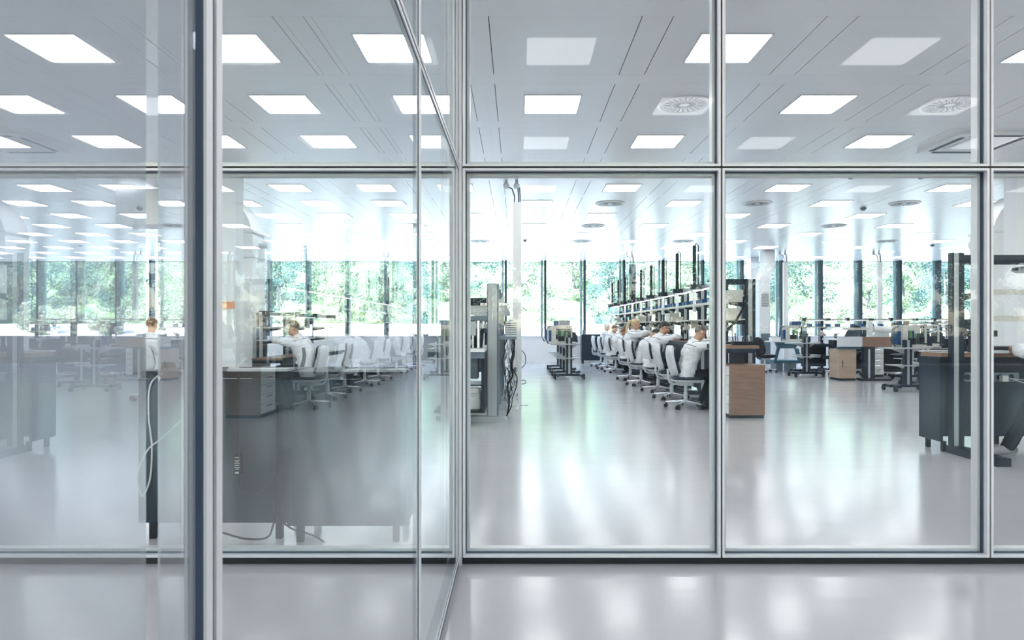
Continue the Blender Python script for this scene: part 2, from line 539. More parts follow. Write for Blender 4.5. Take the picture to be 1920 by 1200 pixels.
# ------------------------------------------------------------------ outside: terrace, slope and trees
M['gravel'] = mat('pale_gravel', (.72, .71, .68), .9, var=.12, scale=3)
M['soil'] = mat('grassy_bank', (.16, .24, .12), .9, var=.4, scale=1.5)
M['bark'] = mat('tree_bark', (.12, .12, .12), .9, var=.3, scale=6)
def leafmat(name, col, var):
    m = mat(name, col, .55, spec=.3, var=var, scale=.9)
    n = m.node_tree.nodes; l = m.node_tree.links; b = n['Principled BSDF']
    tr = n.new('ShaderNodeBsdfTranslucent'); mx = n.new('ShaderNodeMixShader'); mx.inputs[0].default_value = .35
    src = b.inputs['Base Color'].links[0].from_socket
    l.new(src, tr.inputs[0]); l.new(b.outputs[0], mx.inputs[1]); l.new(tr.outputs[0], mx.inputs[2])
    l.new(mx.outputs[0], n['Material Output'].inputs['Surface'])
    return m
M['leafa'] = leafmat('leaves_bright', (.28, .34, .25), .3)
M['leafb'] = leafmat('leaves_blue_green', (.085, .15, .145), .35)
M['leafc'] = leafmat('leaves_pale', (.40, .43, .32), .3)
prof = [(YW + .7, -.1), (24.5, .25), (27, .75), (31, 1.25), (36, 1.35)]
g = MB()
for (y0, z0), (y1, z1) in zip(prof, prof[1:]):
    g.add([(-34, y0, z0), (34, y0, z0), (34, y1, z1), (-34, y1, z1)], [(0, 1, 2, 3)], 0, True)
tag(g.build('ground_terrace', M['gravel']), kind='structure')
g = MB()
prof2 = [(36, 1.3), (42, 1.9), (52, 5.0), (70, 13)]
for (y0, z0), (y1, z1) in zip(prof2, prof2[1:]):
    g.add([(-60, y0, z0), (60, y0, z0), (60, y1, z1), (-60, y1, z1)], [(0, 1, 2, 3)], 0, True)
tag(g.build('ground_bank', M['soil']), kind='structure')
g = MB().add([(-30, YB - .7, -.2), (30, YB - .7, -.2), (30, -50, .8), (-30, -50, .8)], [(3, 2, 1, 0)])
tag(g.build('ground_meadow', M['soil']), kind='structure')

def crown_mesh(seed, mt, rx, h, nblob, nleaf, ls):
    r = random.Random(seed); mb = MB()
    blobs = []
    for i in range(nblob):
        t = (i + .5) / nblob
        z = .03 * h + .90 * h * t
        rr = rx * (1.0 - .55 * t) * (.7 + .3 * min(1, t * 4))
        a = i * 2.4 + r.random()
        q = rr * (.35 + .65 * r.random())
        blobs.append((q * math.cos(a), q * math.sin(a), z, rx * (.23 + .17 * r.random())))
    for i in range(nleaf):
        bx, by, bz, br = blobs[r.randrange(nblob)]
        d = Vector((r.gauss(0, 1), r.gauss(0, 1), r.gauss(0, 1))).normalized() * br * (r.random() ** .35)
        p = Vector((bx, by, bz)) + Vector((d.x, d.y, d.z * .8))
        nrm = (d.normalized() + Vector((r.uniform(-.8, .8), r.uniform(-.8, .8), r.uniform(-.3, .9)))).normalized()
        a = nrm.orthogonal().normalized(); b = nrm.cross(a)
        th = r.random() * 6.28
        u = a * math.cos(th) + b * math.sin(th); v = nrm.cross(u)
        s = ls * (.6 + .8 * r.random())
        mb.add([p - u * s, p - v * s * .55, p + u * s, p + v * s * .55], [(0, 1, 2, 3)])
    return mb.mesh('crown', mt)
crowns = [crown_mesh(1, M['leafa'], 2.3, 5.6, 22, 8000, .072), crown_mesh(2, M['leafb'], 2.1, 6.4, 24, 8000, .072),
          crown_mesh(3, M['leafc'], 2.0, 4.6, 18, 6500, .066), crown_mesh(4, M['leafa'], 1.7, 6.8, 20, 7000, .07)]
tk = MB().tube([(0, 0, -.3), (.03, 0, .8), (-.05, .04, 2.2), (.05, -.03, 4.2)], [.14, .12, .09, .03], 8)
for i in range(6):
    a = i * 1.1; z = 1.3 + .45 * i
    tk.tube([(0, 0, z), (.5 * math.cos(a), .5 * math.sin(a), z + .35), (1.1 * math.cos(a), 1.1 * math.sin(a), z + .9)], [.05, .035, .012], 5)
trunk = tk.mesh('trunk', M['bark'])
tr_ = random.Random(11)
def gz(y):
    for (y0, z0), (y1, z1) in zip((prof + prof2)[:-1], (prof + prof2)[1:]):
        if y0 <= y <= y1 and y1 > y0: return z0 + (z1 - z0) * (y - y0) / (y1 - y0)
    return .2
def tree(x, y, z, k, s, lab, grp):
    o = empty('broadleaf_tree', (x, y, z), tr_.random() * 6.28); o.scale = (s, s, s * tr_.uniform(.9, 1.1))
    tag(o, lab, 'tree', grp)
    c_ = bpy.data.objects.new('crown', crowns[k]); COL.objects.link(c_); c_.parent = o
    t_ = bpy.data.objects.new('trunk', trunk); COL.objects.link(t_); t_.parent = o
x = -32.0; k_ = 0
while x < 32:
    tree(x, (36.6, 38.2)[k_ % 2] + tr_.uniform(-.3, .3), 1.25, tr_.choice([0, 2, 2, 0, 1]), tr_.uniform(.72, .88), 'pale sunlit broadleaf tree in the front row outside the windows', 'front row of trees outside the windows')
    x += tr_.uniform(2.9, 3.3); k_ += 1
x = -38.0
while x < 38:
    tree(x, (42.6, 46.4)[k_ % 2] + tr_.uniform(-.4, .4), gz(44) - .5, tr_.choice([0, 1, 1, 3]), tr_.uniform(1.1, 1.3), 'taller broadleaf tree standing behind the front row outside the windows', 'second row of trees outside the windows')
    x += tr_.uniform(3.9, 4.5); k_ += 1
def woods(name, spots, label):
    mb = MB(); rr_ = random.Random(3)
    for (x, y, z, s) in spots:
        me = crowns[rr_.randrange(4)]; T = Matrix.Translation((x, y, z)) @ Matrix.Rotation(rr_.random() * 6, 4, 'Z') @ Matrix.Scale(s, 4)
        vs = [T @ v.co for v in me.vertices]; mi = {'leaves_bright': 0, 'leaves_blue_green': 1, 'leaves_pale': 2}[me.materials[0].name]
        mb.add(vs, [tuple(p.vertices) for p in me.polygons], mi)
    tag(mb.build(name, [M['leafa'], M['leafb'], M['leafc']]), label, 'woods', kind='stuff')
sp_ = []; x = -46.0
while x < 46:
    sp_.append((x, 55 + tr_.uniform(-1, 2), gz(54) - 1.0, tr_.uniform(1.5, 1.9))); x += tr_.uniform(4.4, 5.6)
woods('woods', sp_, 'continuous wooded hillside rising behind the tree rows outside the windows')
sp_ = []; x = -26.0
while x < 26:
    sp_.append((x, -27 + tr_.uniform(-1.5, 1.5), -.3, tr_.uniform(1.0, 1.5))); x += tr_.uniform(2.4, 3.4)
woods('woods', sp_, 'woods behind the viewer, mirrored faintly in the front glass')

shr = crown_mesh(9, M['leafc'], .95, 1.15, 12, 2600, .055)
stem = MB().tube([(0, 0, -.1), (.02, 0, .35), (-.02, .02, .7)], [.03, .025, .01], 6).mesh('stem', M['bark'])
k_ = 0; x = -23.0
while x < 22:
    if not (-9.5 < x < 5.5):
        y = (28.0, 29.6)[k_ % 2]
        o = empty('shrub', (x, y, gz(y) - .05), tr_.random() * 6); s_ = tr_.uniform(.85, 1.15); o.scale = (s_, s_, s_)
        tag(o, 'pale rounded shrub on the gravel terrace just outside the windows', 'shrub', 'shrubs on the terrace outside')
        for nm, me in (('foliage', shr), ('stem', stem)):
            q = bpy.data.objects.new(nm, me); COL.objects.link(q); q.parent = o
    x += tr_.uniform(1.35, 1.6); k_ += 1
# ------------------------------------------------------------------ task chairs (user faces local +x)
def slab_rings(x0, x1, hy, zs, ex=4.0, n=28):
    cx = (x0 + x1) / 2; rx = (x1 - x0) / 2; rings = []
    for z, k in zs:
        ring = []
        for i in range(n):
            t = 2 * PI * i / n; c_, s_ = math.cos(t), math.sin(t)
            ring.append(Vector((cx + k * rx * math.copysign(abs(c_) ** (2 / ex), c_), k * hy * math.copysign(abs(s_) ** (2 / ex), s_), z)))
        rings.append(ring)
    return rings
def back_surface(x_off, th, hy, z0, z1, bend=.0, nu=10, nv=14, ex=3.2):
    def pt(u, v, o):
        z = z0 + (z1 - z0) * v
        wv = hy * (1 - abs(2 * v - 1) ** ex) ** .5 * (1.0 - .22 * v) + .012
        x = -.21 - .05 * math.sin(v * PI * 1.0) * .5 + (-.10 * (v - .35)) + .10 * max(0, v - .75) + .06 * u * u + x_off + o + bend * v * v
        return Vector((x, u * wv, z))
    rows = []
    for j in range(nv + 1):
        v = .0 + j / nv
        rows.append([pt(-1 + 2 * i / nu, v, 0) for i in range(nu + 1)] + [pt(1 - 2 * i / nu, v, th) for i in range(nu + 1)])
    return rows
def task_chair(shell, pad):
    o = empty('task_chair')
    for k in range(5):
        a = 2 * PI * k / 5 + .35
        e = Vector((.29 * math.cos(a), .29 * math.sin(a), .075))
        MB().tube([(0, 0, .105), e * .6 + Vector((0, 0, .045)), e + Vector((0, 0, .005))], [.022, .018, .014], 8).build('base_leg', M['chrome'], o)
        t = Vector((-math.sin(a), math.cos(a), 0))
        c = MB()
        for s_ in (-1, 1):
            q = Vector((e.x, e.y, .030)) + t * (s_ * .012)
            c.cyl(q, q + t * (s_ * .016), .030, n=12)
        c.cyl((e.x, e.y, .03), (e.x, e.y, .075), .009, n=8)
        c.build('caster', M['dark'], o)
    MB().cyl((0, 0, .085), (0, 0, .24), .032, n=14).cyl((0, 0, .24), (0, 0, .35), .024, n=14).build('gas_column', M['lgrey'], o)
    MB().rbox(-.12, .10, -.085, .085, .335, .395, .03).build('mechanism', M['lgrey'], o)
    MB().loft(slab_rings(-.21, .24, .225, [(.385, .78), (.395, .92), (.412, 1.0), (.425, .99)])).build('seat_shell', M[shell], o)
    MB().loft(slab_rings(-.205, .235, .22, [(.426, .97), (.445, 1.0), (.462, .97), (.472, .85)])).build('seat_cushion', M[pad], o)
    MB().loft(back_surface(-.030, .028, .21, .46, .93)).build('backrest_shell', M[shell], o)
    MB().loft(back_surface(.000, .034, .195, .49, .91)).build('backrest_cushion', M[pad], o)
    MB().tube([(-.05, 0, .37), (-.18, 0, .355), (-.235, 0, .38), (-.262, 0, .45), (-.262, 0, .58)], .019, 8).build('back_support', M[shell], o)
    return o
chA = task_chair('lgrey', 'navy2'); chB = task_chair('dark', 'dark')
chA_used = chB_used = False
def chair(x, y, rz, label, group, dark=False, s=1.0):
    global chA_used, chB_used
    if dark:
        o = place(chB, not chB_used, (x, y, 0), rz, label, group, 'chair'); chB_used = True
    else:
        o = place(chA, not chA_used, (x, y, 0), rz, label, group, 'chair'); chA_used = True
    return o
CH = [(2.50, 9.8), (2.57, 11.0), (2.60, 12.2), (2.53, 13.5), (2.55, 14.9), (2.58, 17.3), (2.54, 18.6), (2.52, 19.9)]
CHL = ['nearest grey task chair, under the worker with shaved head', 'empty grey task chair just behind the nearest worker', 'grey task chair under the dark haired man in safety glasses',
       'grey task chair under the worker bent low over the bench', 'grey task chair under the blond worker with a ponytail', 'grey task chair under the worker with chestnut hair, past the ponytail',
       'grey task chair under the second worker from the far window', 'last grey task chair of the row, nearest the far window']
for (x, y), lb in zip(CH, CHL): chair(x, y, rnd.uniform(-.12, .12), lb, 'grey task chairs along the central benches')

# ------------------------------------------------------------------ watchmaker workstation (user sits at -x)
def post_profile(mb_d, mb_l, x, y, z0, z1, sx=.15, sy=.07):
    mb_d.box(x - sx / 2, x - sx / 2 + .048, y - sy / 2, y + sy / 2, z0, z1)
    mb_d.box(x + sx / 2 - .042, x + sx / 2, y - sy / 2, y + sy / 2, z0, z1)
    mb_l.box(x - sx / 2 + .048, x + sx / 2 - .042, y - sy / 2 + .004, y + sy / 2 - .004, z0 + .002, z1 - .002)
def ws_tail(o, H, tube):
    MB().box(-.42, -.20, .575, .625, H, H + .022).box(-.345, -.245, .57, .63, 1.795, H).build('end_bracket', M['dark'], o)
    MB().cyl((-.295, .6, 1.903), (-.295, .6, 2.57), .029, n=12).build('extraction_tube', M['dark'], o)
    MB().tube([(-.23, .6, 1.90), (-.23, .6, 2.58), (-.265, .6, 2.61), (-.295, .6, 2.57)], .008, 6).build('pipe', M['dark'], o)
    MB().cyl((-.295, .6, 1.50), (-.295, .6, 1.794), .027, n=14).cyl((-.295, .6, 1.455), (-.295, .6, 1.50), .034, n=14).build('white_tube', M['white'], o)
    return o
def workstation(dark=True, tube=True, top=.955, H=1.88, lights=True):
    o = empty('workstation')
    d = MB(); l_ = MB(); post_profile(d, l_, 0, 0, .07, H)
    f = d.build('post', M['navy'], o); l_.build('post_cover', M['alu'], f)
    MB().box(-.50, .12, -.045, .045, .0, .07).build('foot', M['navy'], o)
    MB().box(-.52, -.0755, -.03, .03, H - .08, H).build('top_arm', M['navy'], o)
    for z in (1.50, 1.245): MB().prism([(-.30, z + .02), (-.0755, z - .02), (-.0755, z + .05), (-.30, z + .05)], -.02, .02, axis='y').build('shelf_arm', M['navy'], o)
    sy0 = -.585 if lights else -.06
    MB().box(-.30, -.08, sy0, .585, 1.551, 1.575).box(-.312, -.301, sy0, .585, 1.548, 1.585).build('upper_shelf', M['cream'], o)
    MB().box(-.36, -.08, max(-.45, sy0), .45, 1.300, 1.318).build('lower_shelf', M['cream'], o)
    MB().box(-.54, -.0755, -.596, .596, top - .04, top).build('desktop', [M['wood']], o)
    MB().box(-.556, -.5405, -.596, .596, top - .06, top + .003).build('front_edge', M['navy2'], o)
    MB().box(-.50, -.101, -.59, .59, top - .10, top - .041).build('desk_frame', M['navy2'], o)
    MB().box(-.10, -.08, -.10, .59, .12, top - .042).build('back_panel', M['navy2'], o)
    if not lights: return ws_tail(o, H, tube)
    bar = MB().rbox(-.35, -.24, -.57, .57, 1.806, 1.862, .012).build('light_bar', M['alu'], o)
    MB().box(-.335, -.255, -.56, .56, 1.800, 1.8055).build('led_strip', M['strip'], bar)
    MB().box(-.42, -.20, .575, .625, H, H + .022).box(-.345, -.245, .57, .63, 1.795, H).build('end_bracket', M['dark'], o)
    if tube:
        MB().cyl((-.295, .6, 1.903), (-.295, .6, 2.57), .029, n=12).build('extraction_tube', M['dark'], o)
        MB().tube([(-.295 + .065, .6, 1.90), (-.295 + .065, .6, 2.58), (-.295 + .03, .6, 2.61), (-.295, .6, 2.57)], .008, 6).build('pipe', M['dark'], o)
        MB().cyl((-.295, .6, 1.50), (-.295, .6, 1.794), .027, n=14).cyl((-.295, .6, 1.455), (-.295, .6, 1.50), .034, n=14).build('white_tube', M['white'], o)
    return o
ws2 = workstation(tube=False); ws2_used = False
WSX, WS0, WSP = 3.285, 9.35, 1.2
ws = workstation(); ws_used = False
def put_ws2(x, y, rz, label, group):
    global ws2_used
    o = place(ws2, not ws2_used, (x, y, 0), rz, label, group, 'workbench'); ws2_used = True
    return o
def put_ws(x, y, rz, label, group):
    global ws_used
    o = place(ws, not ws_used, (x, y, 0), rz, label, group, 'workbench'); ws_used = True
    return o
for k in range(10):
    place_ = ['nearest', 'second', 'third', 'fourth', 'fifth', 'sixth', 'seventh', 'eighth', 'ninth', 'farthest'][k]
    lab = ('nearest watchmaker bench of the central row, beside the wooden cabinet' if k == 0 else
           'farthest watchmaker bench of the central row, by the window wall' if k == 9 else
           place_ + ' watchmaker bench from the wooden cabinet in the central row')
    if k == 0:
        w0 = workstation(lights=False); w0.location = (WSX, WS0, 0)
        tag(w0, lab, 'workbench', 'watchmaker benches of the central row')
    else:
        put_ws(WSX, WS0 + WSP * k, 0, lab, 'watchmaker benches of the central row')

# loose things on the benches -------------------------------------------------
def bin_proto():
    o = MB()
    o.box(-.06, .06, -.05, .05, 0, .004)
    for a in ((-.06, -.056, -.05, .05, .075), (.056, .06, -.05, .05, .085), (-.0559, .0559, -.05, -.046, .085), (-.0559, .0559, .046, .05, .085)):
        o.box(a[0], a[1], a[2], a[3], .0041, a[4])
    return o.build('storage_bin', M['blue'])
bp_ = bin_proto(); bin_used = False
def bin_(x, y, z, rz, label, group):
    global bin_used
    o = place(bp_, not bin_used, (x, y, z), rz, label, group, 'bin'); bin_used = True
for k in range(10):
    if k == 0: continue
    for q in range(5 if k < 4 else 3):
        if (k + q) % 5 == 4: continue
        bin_(WSX - .19, WS0 + WSP * k - .42 + q * .19, 1.5755, 0, 'small blue plastic bin on the upper shelf of the central benches', 'blue bins on the upper shelf of the central benches')
bx = MB().box(-.10, .10, -.13, .13, 0, .055).box(-.102, .102, -.132, .132, .0551, .075)
bxo = None
def tray(x, y, z, rz, label, group):
    global bxo
    if bxo is None: o = bxo = bx.build('parts_box', M['cream'])
    else: o = bxo.copy(); COL.objects.link(o)
    o.location = (x, y, z); o.rotation_euler = (0, 0, rz); tag(o, label, 'box', group)
for k in range(10):
    if k % 3 != 0: continue
    for q in range(2):
        for h in range(2 if (k + q) % 2 == 0 else 1):
            tray(WSX - .22, WS0 + WSP * k + (-.27 if k else .10) + q * (.36 if k else .28), 1.3185 + h * .0755, rnd.uniform(-.1, .1), 'cream lidded parts box on the lower shelf of the central benches', 'cream parts boxes on the lower shelf of the central benches')
for q in range(2):
    for h in range(2):
        tray(WSX - .19, WS0 + .10 + q * .30, 1.5755 + h * .0755, rnd.uniform(-.06, .06), 'cream lidded box stacked on the upper shelf of the nearest central bench', 'cream boxes on the nearest upper shelf')

def microscope():
    o = empty('microscope'); tag(o, cat='microscope')
    MB().rbox(-.09, .09, -.08, .08, 0, .025, .02).build('base', M['dark'], o)
    MB().cyl((.06, 0, .025), (.06, 0, .30), .015, n=10).build('pillar', M['chrome'], o)
    MB().rbox(-.05, .07, -.035, .035, .19, .27, .02).build('head', M['lgrey'], o)
    e = MB()
    for s_ in (-1, 1): e.cyl((-.03, s_ * .022, .25), (-.10, s_ * .03, .31), .016, .014, n=10)
    e.build('eyepieces', M['dark'], o)
    MB().cyl((-.01, 0, .19), (-.01, 0, .12), .022, .015, n=12).build('objective', M['dark'], o)
    return o
mp = microscope(); mu = False
def micro(x, y, z, rz, label, group):
    global mu
    place(mp, not mu, (x, y, z), rz, label, group, 'microscope'); mu = True
for k in range(10):
    micro(WSX - .20, WS0 + WSP * k + .33, .9555, 0, 'small stereo microscope standing on the desktop of the central benches', 'microscopes on the central benches')

def desk_lamp():
    o = empty('desk_lamp')
    MB().lathe([(.07, 0), (.07, .015), (.02, .03), (.001, .03)], n=14).build('base', M['dark'], o)
    MB().tube([(0, 0, .02), (.05, 0, .17), (-.08, 0, .30)], .008, 6).build('arm', M['dark'], o)
    T = Matrix.Translation((-.09, 0, .29)) @ Matrix.Rotation(R(-35), 4, 'Y')
    MB().lathe([(.02, .09), (.03, .08), (.09, -.02), (.085, -.03), (.02, .06)], n=16, T=T).build('lamp_shade', M['cream'], o)
    return o
dl = desk_lamp(); du = False
def dlamp(x, y, z, rz, label, group):
    global du
    place(dl, not du, (x, y, z), rz, label, group, 'lamp'); du = True
for k in (1, 2, 4, 5, 7, 8):
    dlamp(WSX - .12, WS0 + WSP * k - .25, .9555, .3, 'desk lamp with a cream cone shade on the central benches', 'desk lamps on the central benches')

def monitor():
    o = empty('monitor')
    MB().box(-.015, .015, -.19, .19, .10, .36).build('housing', M['dark'], o)
    MB().box(-.0185, -.0155, -.178, .178, .112, .348).build('screen', M['screen'], o)
    MB().rbox(-.08, .08, -.1, .1, 0, .012, .03).box(.0155, .035, -.03, .03, .0121, .2).build('stand', M['dark'], o)
    return o
mo = monitor(); mou = False
def mon(x, y, z, rz, label, group='flat monitors'):
    global mou
    place(mo, not mou, (x, y, z), rz, label, None, 'monitor'); mou = True
mon(WSX - .1, WS0 + 4 * WSP + .02, .9555, .5, 'dark flat monitor on the bench in front of the blond worker')
mon(WSX - .1, WS0 + 6 * WSP + .1, .9555, .2, 'dark flat monitor on a bench far down the central row')

def drawer_cabinet(hd=.50, ww=.47, hh=.70):
    o = empty('drawer_cabinet')
    MB().box(-ww / 2, ww / 2, -hd / 2, hd / 2, .04, hh).build('body', M['wood'], o)
    MB().box(-ww / 2 + .01, ww / 2 - .01, -hd / 2 + .006, hd / 2 - .006, 0, .0399).build('plinth', M['dark'], o)
    for i in range(5):
        z = .06 + i * .126
        d = MB().box(-ww / 2 - .018, -ww / 2 - .0005, -hd / 2 + .012, hd / 2 - .012, z, z + .118).build('drawer', M['white'], o)
        MB().box(-ww / 2 - .032, -ww / 2 - .0185, -.09, .09, z + .08, z + .095).build('handle', M['chrome'], d)
    return o
dc = drawer_cabinet()
place(dc, True, (3.025, 8.94, 0), 0, 'wooden drawer cabinet standing at the near end of the central row', None, 'cabinet')
tool = MB()
tool_holder = empty('tool_holder', (3.06, 8.98, .9555)); tag(tool_holder, 'block of upright hand tools on the nearest central bench beside the post', 'tool holder')
MB().rbox(-.14, .14, -.05, .05, 0, .05, .01).build('block', M['dark'], tool_holder)
for i in range(9):
    x = -.12 + i * .03; t_ = rnd.uniform(-.02, .02); h = rnd.uniform(.10, .17)
    MB().tube([(x, 0, .0505), (x + t_, 0, h)], [.006, .008], 6).build('hand_tool', M[['dark', 'navy', 'grey', 'lgrey'][i % 4]], tool_holder)
cb = MB().tube([P(1395, 556, 9.2), P(1393, 578, 9.2), P(1380, 602, 9.2), P(1364, 618, 9.2)], .016, 8)
tag(cb.build('hose', M['dark']), 'black flexible hose hanging beside the near post of the central row', 'hose')

# far cabinet by the window
o = empty('storage_cabinet', (2.40, 21.75, 0)); tag(o, 'tall slate blue cabinet against the far wall behind the trolleys', 'cabinet')
MB().box(-.30, .42, -.22, .22, .10, .93).build('body', M['teal2'] if 'teal2' in M else M['navy2'], o)
MB().box(-.31, .43, -.23, .23, .9301, .955).build('top', M['grey'], o)
for sx in (-.25, .37):
    for sy in (-.18, .18): MB().box(sx - .02, sx + .02, sy - .02, sy + .02, 0, .0999).build('foot', M['dark'], o)
o2 = empty('bottle', (2.18, 21.75, .9552)); tag(o2, 'slim dark bottle standing on the slate cabinet by the window', 'bottle')
MB().lathe([(.04, 0), (.04, .10), (.015, .16), (.015, .24), (.001, .24)], n=12).build('body', M['grey'], o2)

# ------------------------------------------------------------------ service poles with cables to the ceiling
def service_pole(r=.066, H=3.12, m='white'):
    o = empty('service_pole')
    MB().box(-r, -.002, -.05, .05, 0, H).box(.002, r, -.05, .05, 0, H).box(-.002, .002, -.047, .047, 0, H - .002).build('pole', M[m], o)
    MB().rbox(-r - .1, r + .1, -.1, .1, 0, .008, .03).build('foot_plate', M['lgrey'], o)
    for x, dx, b in ((-.04, -.14, .3), (.02, -.03, .12), (.045, -.03, .10)):
        MB().tube([(x, 0, H - .05), (x, 0, H + .1), (x + dx * .3, 0, H + .22), (x + dx * .8, 0, H + .24), (x + dx, 0, H + .25)], .010, 6).build('cable', M['gasket'], o)
    for x in (-.17, -.01):
        MB().lathe([(.001, .22), (.035, .22), (.045, .26), (.045, .285), (.03, .29), (.02, .35), (.001, .35)], c=(x, 0, H), n=12).build('ceiling_plug', M['lgrey'], o)
    return o
sp = service_pole(); spd = service_pole(m='navy', r=.10)
place(sp, True, (-.002, 10.2, 0), 0, 'white service pole beside the machine bench, nearest of the poles', 'service poles to the ceiling', 'pole')
place(sp, False, (8.0, 19.7, 0), 0, 'white service pole next to the slim grille duct by the windows', 'service poles to the ceiling', 'pole')
place(sp, False, (10.8, 19.7, 0), 0, 'white service pole between windows behind the blue bins at right', 'service poles to the ceiling', 'pole')
place(spd, True, (3.55, 20.4, 0), 0, 'dark service pole rising behind the far end of the central row', None, 'pole')
# ------------------------------------------------------------------ machine benches left of the aisle (user at -x, light grey)
def test_bench():
    o = empty('machine_bench')
    d = MB().box(-.075, -.062, -.05, .05, .075, 1.75).box(.050, .063, -.05, .05, .075, 1.75).box(.066, .075, -.05, .05, .075, 1.75)
    l_ = MB().box(-.0619, .0499, -.055, .05, .075, 1.755).box(.0631, .0659, -.04, .04, .08, 1.74)
    p = l_.build('post', M['alu'], o); d.build('post_trim', M['grey'], p)
    MB().prism([(-.72, 0), (.20, 0), (.15, .07), (-.72, .07)], -.05, .05, axis='y').build('foot', M['alu'], o)
    MB().box(-.78, -.08, -.56, .56, .905, .94).build('desktop', M['white'], o)
    MB().box(-.76, -.08, -.54, -.50, .83, .904).box(-.76, -.08, .50, .54, .83, .904).build('desk_frame', M['grey'], o)
    MB().box(-.12, -.085, -.55, .55, .18, .82).build('back_panel', M['dark'], o)
    MB().box(-.70, -.13, -.40, .40, .16, .185).build('lower_shelf', M['dark'], o)
    MB().box(-.48, .18, -.03, .03, 1.40, 1.475).build('rail_arm', M['alu'], o)
    MB().box(-.66, -.08, -.03, .03, 1.29, 1.345).build('lower_arm', M['grey'], o)
    MB().box(-.66, -.08, .25, .31, 1.12, 1.18).build('tool_arm', M['grey'], o)
    MB().box(.08, .30, -.30, .30, 1.05, 1.08).build('rear_shelf', M['grey'], o)
    MB().box(-.60, -.12, -.30, -.25, 1.19, 1.24).box(-.30, -.20, -.32, -.23, 1.10, 1.27).build('clamp_arm', M['alu'], o)
    MB().prism([(-.62, 1.10), (-.30, 1.18), (-.30, 1.19), (-.62, 1.19)], -.20, -.02, axis='y').build('angled_guard', M['white'], o)
    MB().prism([(-.64, .955), (-.36, 1.06), (-.36, 1.07), (-.64, .99)], -.36, -.12, axis='y').build('parts_chute', M['cream'], o)
    MB().cyl((-.17, -.28, .941), (-.17, -.28, 1.28), .022, n=12).cyl((-.24, -.20, .941), (-.24, -.20, 1.20), .016, n=12).build('guide_rod', M['chrome'], o)
    MB().prism([(-.28, .945), (-.13, .945), (-.11, 1.19), (-.20, 1.12)], -.18, -.04, axis='y').build('motor_housing', M['dark'], o)
    return o
tb = test_bench()
TB = [(-.31, 8.42), (-.31, 9.62), (-.31, 10.82), (-.31, 12.02)]
for k, (x, y) in enumerate(TB):
    place(tb, k == 0, (x, y, 0), 0, ['nearest grey machine bench left of the aisle, with two white canisters under it', 'second grey machine bench left of the aisle, beside the white pole',
          'third grey machine bench left of the aisle, past the white pole', 'farthest grey machine bench left of the aisle'][k], 'machine benches left of the aisle', 'workbench')
def bench_press():
    o = empty('bench_press')
    MB().rbox(-.2, .16, -.13, .13, 0, .10, .015).build('base', M['white'], o)
    MB().box(.05, .15, -.06, .06, .1001, .36).build('column', M['grey'], o)
    MB().prism([(-.25, .24), (.05, .24), (.05, .34), (-.16, .34)], -.09, .09, axis='y').build('head', M['cream'], o)
    MB().cyl((-.10, 0, .13), (-.10, 0, .239), .03, n=12).build('spindle', M['chrome'], o)
    MB().tube([(-.02, -.10, .30), (-.10, -.16, .24), (-.18, -.17, .16)], .009, 6).build('lever', M['dark'], o)
    MB().ball((-.18, -.17, .155), .018).build('knob', M['dark'], o)
    return o
bpz = bench_press()
for k, (x, y) in enumerate(TB):
    place(bpz, k == 0, (x - .38, y + .08, .9405), 0, ['nearest', 'second', 'third', 'farthest'][k] + ' cream bench press on the machine benches left of the aisle', 'bench presses left of the aisle', 'machine')
def pc_box():
    o = empty('control_box')
    MB().box(-.17, .17, -.12, .12, 0, .26).build('housing', M['grey'], o)
    MB().box(-.165, .165, -.128, -.1205, .01, .25).build('front_panel', M['grey'], o)
    return o
pcb = pc_box()
for k, (x, y) in enumerate(TB[:3]):
    place(pcb, k == 0, (x - .35, y - .10, .56), 0, 'grey metal control box hung under the ' + ['nearest', 'second', 'third'][k] + ' machine bench left of the aisle', 'control boxes under the machine benches', 'box')
    MB().box(-.15, -.13, -.02, .02, .2605, .345).box(.13, .15, -.02, .02, .2605, .345).build('hanger', M['grey'], bpy.context.scene.objects['control_box']) if k == 0 else None
can = MB().loft(slab_rings(-.095, .095, .07, [(0, .98), (.02, 1.0), (.20, .93), (.235, .86), (.255, .65), (.262, .4)], ex=3.2))
lines = MB().box(-.05, .05, -.0715, -.0665, .190, .194).box(-.035, .04, -.072, -.0670, .170, .173).box(-.04, .02, -.0725, -.0675, .155, .158)
for k, x in enumerate((-.235, -.425)):
    o = can.build('canister', M['white'], loc=(-.31 + x, 8.26, .1855)) if True else None
    tag(o, ['white rounded canister on the lower shelf, right one under the nearest machine bench', 'white rounded canister on the lower shelf, left one by the glass corner'][k], 'canister', 'canisters under the machine bench')
    lines.build('embossed_lines', M['grey'], o)
# tilted tray-shaped monitor and box on the rail
o = empty('monitor_hood', (-.56, 8.45, 1.4755)); tag(o, 'dark tilted hood resting on top of the nearest machine bench', 'screen')
MB().prism([(-.12, 0), (.16, 0), (.17, .10), (-.22, .10)], .0, .26, axis='y').build('housing', M['navy'], o)
o = empty('instrument', (-.41, 8.40, 1.4755)); tag(o, 'flat white instrument with orange mark on the nearest machine bench rail', 'instrument')
MB().box(-.06, .09, -.03, .1, 0, .03).build('housing', M['white'], o); MB().box(-.02, .0, -.0325, -.0302, .005, .025).build('mark', M['orange'], o)
o = empty('indicator', (-.18, 8.40, 1.4755)); tag(o, 'small white indicator block on the right end of the bench rail', 'instrument')
MB().box(-.05, .05, -.03, .03, 0, .03).build('housing', M['white'], o); MB().box(-.03, -.01, -.0325, -.0302, .005, .025).build('mark', M['orange'], o)
